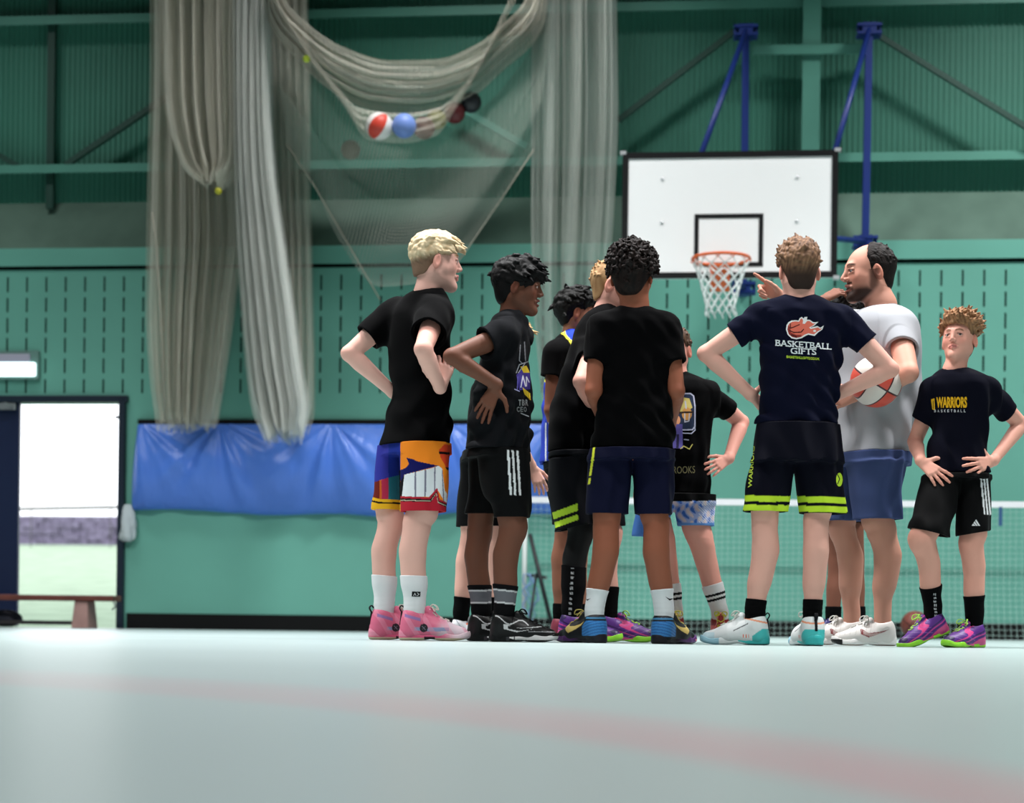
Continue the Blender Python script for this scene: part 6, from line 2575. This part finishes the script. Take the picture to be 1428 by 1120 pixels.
# ---- 10: boy hidden behind the coach
person('behind', 'person with black hair mostly hidden behind the bearded coach, raising a hand to the head',
       8.8, 0.95, (120, 76, 60),
       dict(crown=417, chin=478, cx=1181, yaw=215, neck=(1181, 486), rn=0.052, brow=(14, 10, 9)),
       dict(c=BLK, yaw=240, seed=95, rows=[(480, 1166, 1196), (490, 1152, 1208), (505, 1146, 1214), (540, 1144, 1214), (600, 1144, 1213), (632, 1143, 1213)], ratio=0.7),
       dict(R=dict(s=(1152, 508, 0.0), e=(1112, 468, -1), w=(1148, 419, 1), hand=(1178, 402, 0.03), sleeve=0.5, sr=(0.07, 0.06), palm=(0.2, 0.6, -0.7), curl=(0.5, 0.5, 0.3)),
            L=dict(s=(1206, 508, 0.0), e=(1212, 580, 1), w=(1204, 640, -1), hand=(1200, 665, 0.0), sleeve=0.5)),
       dict(c=BLK, yaw=240, waist=[(615, 1145, 1213), (660, 1144, 1213)],
            R=dict(rows=[(655, 1145, 1184), (735, 1148, 1180)]),
            L=dict(rows=[(655, 1175, 1213), (730, 1178, 1207)])),
       dict(R=dict(hip=(1165, 640, 0), knee=(1164, 742, 0), ankle=(1162, 858, 0), r=(11.5, 11, 9.5), foot=225),
            L=dict(hip=(1194, 640, 0), knee=(1193, 742, 0), ankle=(1196, 858, 0), r=(11.5, 11, 9.5), foot=250)),
       dict(style='fringe', top=0.032, side=0.018, lock=0.035, lr=0.008, n=200, c=(9, 8, 8), c2=(22, 18, 18), sweep=(0.4, 0, 0), lift=0.5, mess=0.5, seed=20),
       SH_NAVY, dict(top=846, c=BLK))

# ---- 11: boy at the right in navy T-shirt
def dots11(v, c, d, tp):
    x, y = pix(v)
    x0, y0 = pix(tp)
    u = x - x0 - 6.5 - (y - y0) * 0.06
    return paint(c, (np.abs(u) < 1.7) & (np.abs(u) > 0.35) & (np.sin((y - y0) * 1.25) > -0.1) & (d < -0.02), (186, 186, 190))


person('warrior', 'person at far right in navy T-shirt with yellow lettering, hands on hips',
       7.6, 0.855, (218, 158, 140),
       dict(crown=443, chin=505, cx=1336.5, yaw=238, pitch=7, roll=0, neck=(1331, 517), rn=0.053, brow=(120, 84, 60), lip=(196, 112, 106), iris=(50, 40, 34), nose=0.7, wide=1.05, look=(0.003, 0.001)),
       dict(c=(9, 10, 22), yaw=252, seed=101, fold=0.010, rows=[(513, 1317, 1350), (519, 1306, 1363), (527, 1297, 1377), (540, 1294, 1386), (560, 1298, 1384), (583, 1302, 1378), (619, 1299, 1373), (640, 1297, 1375), (661, 1294, 1378)], ratio=0.68),
       dict(L=dict(s=(1378, 547, -0.02), e=(1424, 592, 1), w=(1385, 643, -1), hand=(1338, 656, -0.02), on=(0.045, 0.055), sleeve=0.60, sr=(0.064, 0.052), spread=0.20, palm=(0.1, 1, 0), curl=(0.12, 0.2, 0.15), thumb=(0.25, 0.95, 0.1), hs=1.08),
            R=dict(s=(1302, 547, 0.03), e=(1276, 616, 1), w=(1284, 643, -1), hand=(1309, 664, 0.0), on=(0.035, 0.03, 0.16), sleeve=0.55, sr=(0.064, 0.054), spread=0.2, palm=(0.1, 1, -0.2), curl=(0.12, 0.2, 0.15), thumb=(0.3, 0.9, 0.1), hs=1.05)),
       dict(c=(5, 5, 6), yaw=250, waist=[(640, 1296, 1376), (668, 1288, 1380)],
            R=dict(rows=[(665, 1287, 1340), (690, 1281, 1336), (715, 1274, 1331), (743, 1266, 1322)], tilt=-0.24, dys=[0, -0.03, -0.06, -0.08]),
            L=dict(rows=[(665, 1325, 1380), (690, 1332, 1380), (715, 1334, 1380), (744, 1336, 1380)], tilt=0.18),
            col=stripes3(None, (1368.2, 1372.4, 1376.4), 1.15, 668, 718, 0.10)),
       dict(R=dict(hip=(1312, 660, 0), knee=(1285, 752, -0.10), ankle=(1301, 846, -0.02), r=(18.5, 15.5, 11), foot=194, pitch=19, bulge=0.018),
            L=dict(hip=(1356, 660, 0), knee=(1354, 757, -0.02), ankle=(1359, 855, 0.0), r=(17, 15.5, 11.5), foot=214, bulge=0.014)),
       dict(style='normal', top=0.034, side=0.006, lock=0.038, lr=0.0088, n=300, c=(104, 72, 50), c2=(170, 128, 92), sweep=(0.25, 0.45, 0.2), lift=0.28, mess=0.34, droop=0.15, seed=23, locklo=0.25, dz=0.002, fade=((58, 40, 32), -0.01, 0.05)),
       SH_PUR, dict(R=dict(top=818, c=BLK, col=dots11, scrunch=0.2), L=dict(top=831, c=BLK, scrunch=0.3)))

# ball held against the coach's side
ball('basketball', 'red and white basketball held under the bearded coach\'s arm', P(1222, 532, 7.70), 0.116, [(206, 74, 56), (214, 206, 198), (62, 16, 22)], 'basket', ax=(0.55, 0.35, 0.5))

# ------------------------------------------------------------------ printing on the clothes
X3 = lambda pts: cropmap(pts, 1060, 420, 11.9)
R = Raster(1078, 440, 1164, 506, 0.3)
R.poly(X3([(428, 470), (438, 400), (468, 352), (520, 322), (580, 316), (636, 324), (655, 285), (690, 260), (722, 288), (740, 264), (784, 260), (776, 308), (820, 308), (882, 350), (968, 344), (905, 402), (832, 440), (950, 413), (1000, 440), (1058, 403), (1032, 472), (960, 522), (905, 578), (800, 556), (742, 582), (690, 616), (600, 634), (520, 616), (458, 560)]), (232, 232, 232))
R.poly(X3([(452, 470), (462, 410), (488, 370), (530, 344), (590, 336), (648, 342), (668, 300), (690, 285), (712, 318), (706, 372), (740, 378), (780, 330), (820, 330), (878, 372), (920, 366), (880, 402), (815, 436), (838, 462), (900, 450), (960, 436), (1000, 462), (1026, 440), (1012, 470), (950, 505), (895, 552), (800, 534), (730, 560), (680, 596), (600, 612), (530, 596), (476, 550)]), (226, 112, 92))
R.poly(X3([(452, 470), (470, 400), (500, 440), (510, 520), (600, 560), (690, 560), (680, 596), (600, 612), (530, 596), (476, 550)]), (150, 52, 44))
R.line(X3([(500, 372), (500, 450), (560, 430), (650, 390)]), 1.5, (84, 30, 28))
R.line(X3([(492, 490), (560, 520), (680, 515), (720, 470)]), 1.6, (70, 24, 22))
R.line(X3([(520, 560), (600, 590)]), 1.6, (40, 12, 12))
R.disc(*X3([(905, 494)])[0], 2.0, 1.6, (232, 232, 232))
R.text('BASKETBALL', 1060 + 258 / 11.9, 420 + 640 / 11.9, 1060 + 1182 / 11.9, 420 + 742 / 11.9, (226, 230, 232), 0.07, 0.012, serif=0.6)
# slab serifs: short bars under and over the stems
R.text('GIFTS', 1060 + 505 / 11.9, 420 + 772 / 11.9, 1060 + 932 / 11.9, 420 + 872 / 11.9, (226, 230, 232), 0.05, 0.012, serif=0.6)
R.text('BASKETBALLGIFTS.CO.UK', 1060 + 440 / 11.9, 420 + 902 / 11.9, 1060 + 986 / 11.9, 420 + 944 / 11.9, (190, 220, 60), 0.068, 0.02)
pp = PEOPLE['navy']
lay_print('chest_print', R, pp['shirt'], pp['root'], 7.5)
# vertical lettering and badge on the shorts
R = Raster(1036, 615, 1064, 690, 0.3)
R.text('WARRIORS', 1047, 622, 1052.5, 680, (186, 206, 70), -0.07, 0.02, up=True)
lay_print('leg_lettering', R, pp['shorts'], pp['root'], 7.5)
R = Raster(1158, 655, 1176, 685, 0.3)
R.disc(1170.5, 669, 4.5, 9.5, (186, 220, 52))
R.line([(1168, 662), (1171, 668), (1168, 675)], 1.2, (12, 14, 30))
lay_print('leg_badge', R, pp['shorts'], pp['root'], 7.5)

X7 = lambda pts: cropmap(pts, 1220, 420, 4.668)
R = Raster(1294, 548, 1354, 582, 0.3)
R.text('WARRIORS', 1220 + 400 / 4.668, 420 + 624 / 4.668, 1220 + 600 / 4.668, 420 + 696 / 4.668, (222, 168, 22), -0.008, 0.045)
R.poly(X7([(366, 640), (388, 632), (392, 712), (374, 704)]), (222, 168, 22))
R.line(X7([(380, 650), (380, 700)]), 1.0, (14, 15, 30))
for i, ch in enumerate('BASKETBALL'):
    x = 1220 + (386 + i * 21.5) / 4.668
    R.text(ch, x, 420 + 706 / 4.668, x + 2.6, 420 + 724 / 4.668, (190, 190, 196), 0, 0.02)
pp = PEOPLE['warrior']
lay_print('chest_print', R, pp['shirt'], pp['root'], 7.6)
R = Raster(1352, 722, 1370, 736, 0.3)
R.poly([(1355.2, 733.4), (1356.8, 730.4), (1361, 733.4)], (214, 214, 216))
R.poly([(1357.4, 729.6), (1359.2, 727), (1363.6, 733.4), (1361.6, 733.4)], (214, 214, 216))
R.poly([(1359.8, 726.2), (1361.4, 724.6), (1367, 733.4), (1364.4, 733.4)], (214, 214, 216))
lay_print('leg_badge', R, pp['shorts'], pp['root'], 7.6)

# chest print seen edge-on on the charcoal shirt
A1 = lambda pts: cropmap(pts, 690, 440, 7.0)
R = Raster(710, 474, 744, 588, 0.3)
R.poly(A1([(210, 580), (300, 490), (350, 560), (345, 720), (240, 730)]), (62, 50, 134))
R.poly(A1([(250, 500), (310, 490), (345, 560), (280, 560)]), (222, 190, 50))
R.poly(A1([(270, 700), (345, 760), (350, 830), (290, 770)]), (226, 190, 44))
R.line(A1([(250, 290), (240, 440), (270, 470), (330, 450)]), 1.4, (120, 122, 128))
R.line(A1([(290, 260), (300, 440)]), 1.4, (104, 106, 112))
R.line(A1([(210, 560), (240, 480), (300, 460), (230, 560)]), 1.3, (150, 150, 156))
R.line(A1([(255, 700), (275, 590), (300, 690)]), 1.5, (214, 212, 226))
R.line(A1([(310, 690), (310, 600), (335, 650)]), 1.5, (214, 212, 226))
R.line(A1([(225, 600), (220, 720)]), 1.3, (96, 88, 170))
R.line(A1([(195, 720), (240, 740)]), 1.3, (150, 150, 190))
for i in range(3):
    R.text('TBR'[i], 690 + (232 + i * 34) / 7, 440 + 820 / 7, 690 + (258 + i * 34) / 7, 440 + 880 / 7, (150, 150, 152), 0.1, 0.03)
    R.text('CEO'[i], 690 + (215 + i * 34) / 7, 440 + 890 / 7, 690 + (242 + i * 34) / 7, 440 + 940 / 7, (130, 130, 132), 0.1, 0.03)
R.line(A1([(255, 955), (330, 985)]), 1.3, (170, 170, 176))
pp = PEOPLE['dark']
lay_print('chest_print', R, pp['shirt'], pp['root'], 7.7)

A2 = lambda pts: cropmap(pts, 920, 520, 7.0)
R = Raster(932, 545, 974, 664, 0.3)
rr = A2([(150, 205), (300, 202), (330, 225), (345, 330), (345, 520), (320, 555), (150, 560)])
R.poly(rr, (40, 52, 78))
R.poly(A2([(160, 370), (225, 240), (290, 250), (320, 340), (240, 400)]), (206, 188, 108))
R.disc(*A2([(265, 400)])[0], 7, 9, (206, 150, 84))
R.poly(A2([(150, 380), (330, 375), (330, 392), (150, 400)]), (50, 34, 26))
R.line(A2([(250, 280), (258, 345)]), 2.2, (190, 192, 200))
R.line(A2([(245, 400), (245, 480), (285, 470), (290, 400)]), 1.6, (196, 198, 210))
R.line(rr, 1.9, (198, 200, 224), True)
R.line(A2([(150, 585), (310, 592), (345, 560), (340, 500)]), 1.5, (186, 190, 214))
R.disc(*A2([(168, 462)])[0], 4.8, 6.5, (216, 152, 112))
R.poly(A2([(100, 520), (140, 500), (222, 500), (226, 740), (130, 735)]), (92, 84, 156))
R.poly(A2([(165, 600), (190, 600), (185, 740), (160, 740)]), (40, 36, 70))
R.line(A2([(205, 740), (235, 715), (290, 745), (318, 700)]), 1.3, (196, 186, 100))
R.line(A2([(240, 650), (280, 655)]), 1.6, (150, 154, 176))
R.text('ROOKS', 920 + 130 / 7, 520 + 915 / 7, 920 + 345 / 7, 520 + 985 / 7, (92, 88, 60), -0.03, 0.0)
pp = PEOPLE['small']
lay_print('chest_print', R, pp['shirt'], pp['root'], 8.3)

# small faint chest emblem on the grey shirt
R = Raster(1192, 455, 1222, 485, 0.3)
R.disc(1206, 467, 7.5, 8.5, (132, 134, 140))
R.disc(1206, 467, 6.3, 7.3, (158, 160, 165))
R.disc(1204.5, 464.5, 4, 3.6, (84, 86, 96))
R.line([(1201, 470), (1205, 474), (1210, 470)], 1.1, (110, 112, 120))
pp = PEOPLE['coach']
lay_print('chest_emblem', R, pp['shirt'], pp['root'], 8.0)

# small marks on the socks
R = Raster(570, 820, 592, 836, 0.25)
R.poly([(574.5, 825), (586.5, 825.3), (586, 832.4), (574, 832)], (14, 14, 16))
R.line([(577, 830.5), (578.5, 827.5), (580, 830.5)], 0.8, (200, 200, 204))
R.line([(582, 827), (584.5, 828.8), (582, 830.8)], 0.8, (200, 200, 204))
pp = PEOPLE['fair']
lay_print('sock_mark', R, pp['socks']['R'], pp['root'], 7.7)
pp = PEOPLE['curly']
R = Raster(814, 828, 830, 842, 0.25)
R.poly([(817.4, 835), (818.6, 838), (823.6, 834.6), (819, 836)], (18, 18, 20))
lay_print('sock_mark', R, pp['socks']['L'], pp['root'], 7.58)
R = Raster(924, 826, 944, 842, 0.25)
R.poly([(927.5, 832), (933.5, 835), (940, 834.6), (934, 837.6)], (18, 18, 20))
lay_print('sock_mark', R, pp['socks']['R'], pp['root'], 7.58)
# ------------------------------------------------------------------ lights, sky, camera
def area(loc, size, power, rot=(0, 0, 0), col=(1, 1, 1), spread=180):
    l = bpy.data.lights.new('hall_lamp', 'AREA')
    l.shape = 'RECTANGLE'
    l.size, l.size_y = size
    l.energy = power
    l.color = col
    l.spread = math.radians(spread)
    o = bpy.data.objects.new('hall_lamp', l)
    COL.objects.link(o)
    o.location = tuple(loc)
    o.rotation_euler = rot
    return o


LC = (1.0, 1.0, 1.0)
for w, pw, sp in ((2.6, (70, 150, 240), 130), (7.4, (370, 400, 370), 125), (11.0, (110, 130, 130), 130), (16.0, (55, 55, 55), 130)):
    for u, q in zip((-5.0, 0.0, 5.0), pw):
        area(H(u, w, 7.2), (1.6, 0.5), q, (0, 0, -HA), LC, sp)

W = bpy.data.worlds.new('sky')
SC.world = W
W.use_nodes = True
bg_ = W.node_tree.nodes['Background']
bg_.inputs['Color'].default_value = (0.93, 0.96, 1.0, 1)
bg_.inputs['Strength'].default_value = 2.7

cam = bpy.data.cameras.new('camera')
co = bpy.data.objects.new('camera', cam)
COL.objects.link(co)
cam.sensor_fit = 'HORIZONTAL'
cam.sensor_width = 36.0
cam.lens = FPX / 1428 * 36.0
cam.shift_x = 0.0
cam.shift_y = (PY0 - 560.0) / 1428
cam.clip_start, cam.clip_end = 0.05, 200
cam.dof.use_dof = True
cam.dof.focus_distance = 7.75
cam.dof.aperture_fstop = 2.0
co.matrix_world = Matrix.Translation((0, 0, ZC)) @ Matrix.Rotation(PI / 2, 4, 'X') @ Matrix.Rotation(ROLL, 4, 'Z')
SC.camera = co
SC.view_settings.view_transform = 'Standard'
SC.view_settings.look = 'None'
SC.view_settings.exposure = 0.0
SC.view_settings.gamma = 1.0
SC.view_settings.use_curve_mapping = False
SC.cycles.transparent_max_bounces = 40
SC.cycles.max_bounces = 6
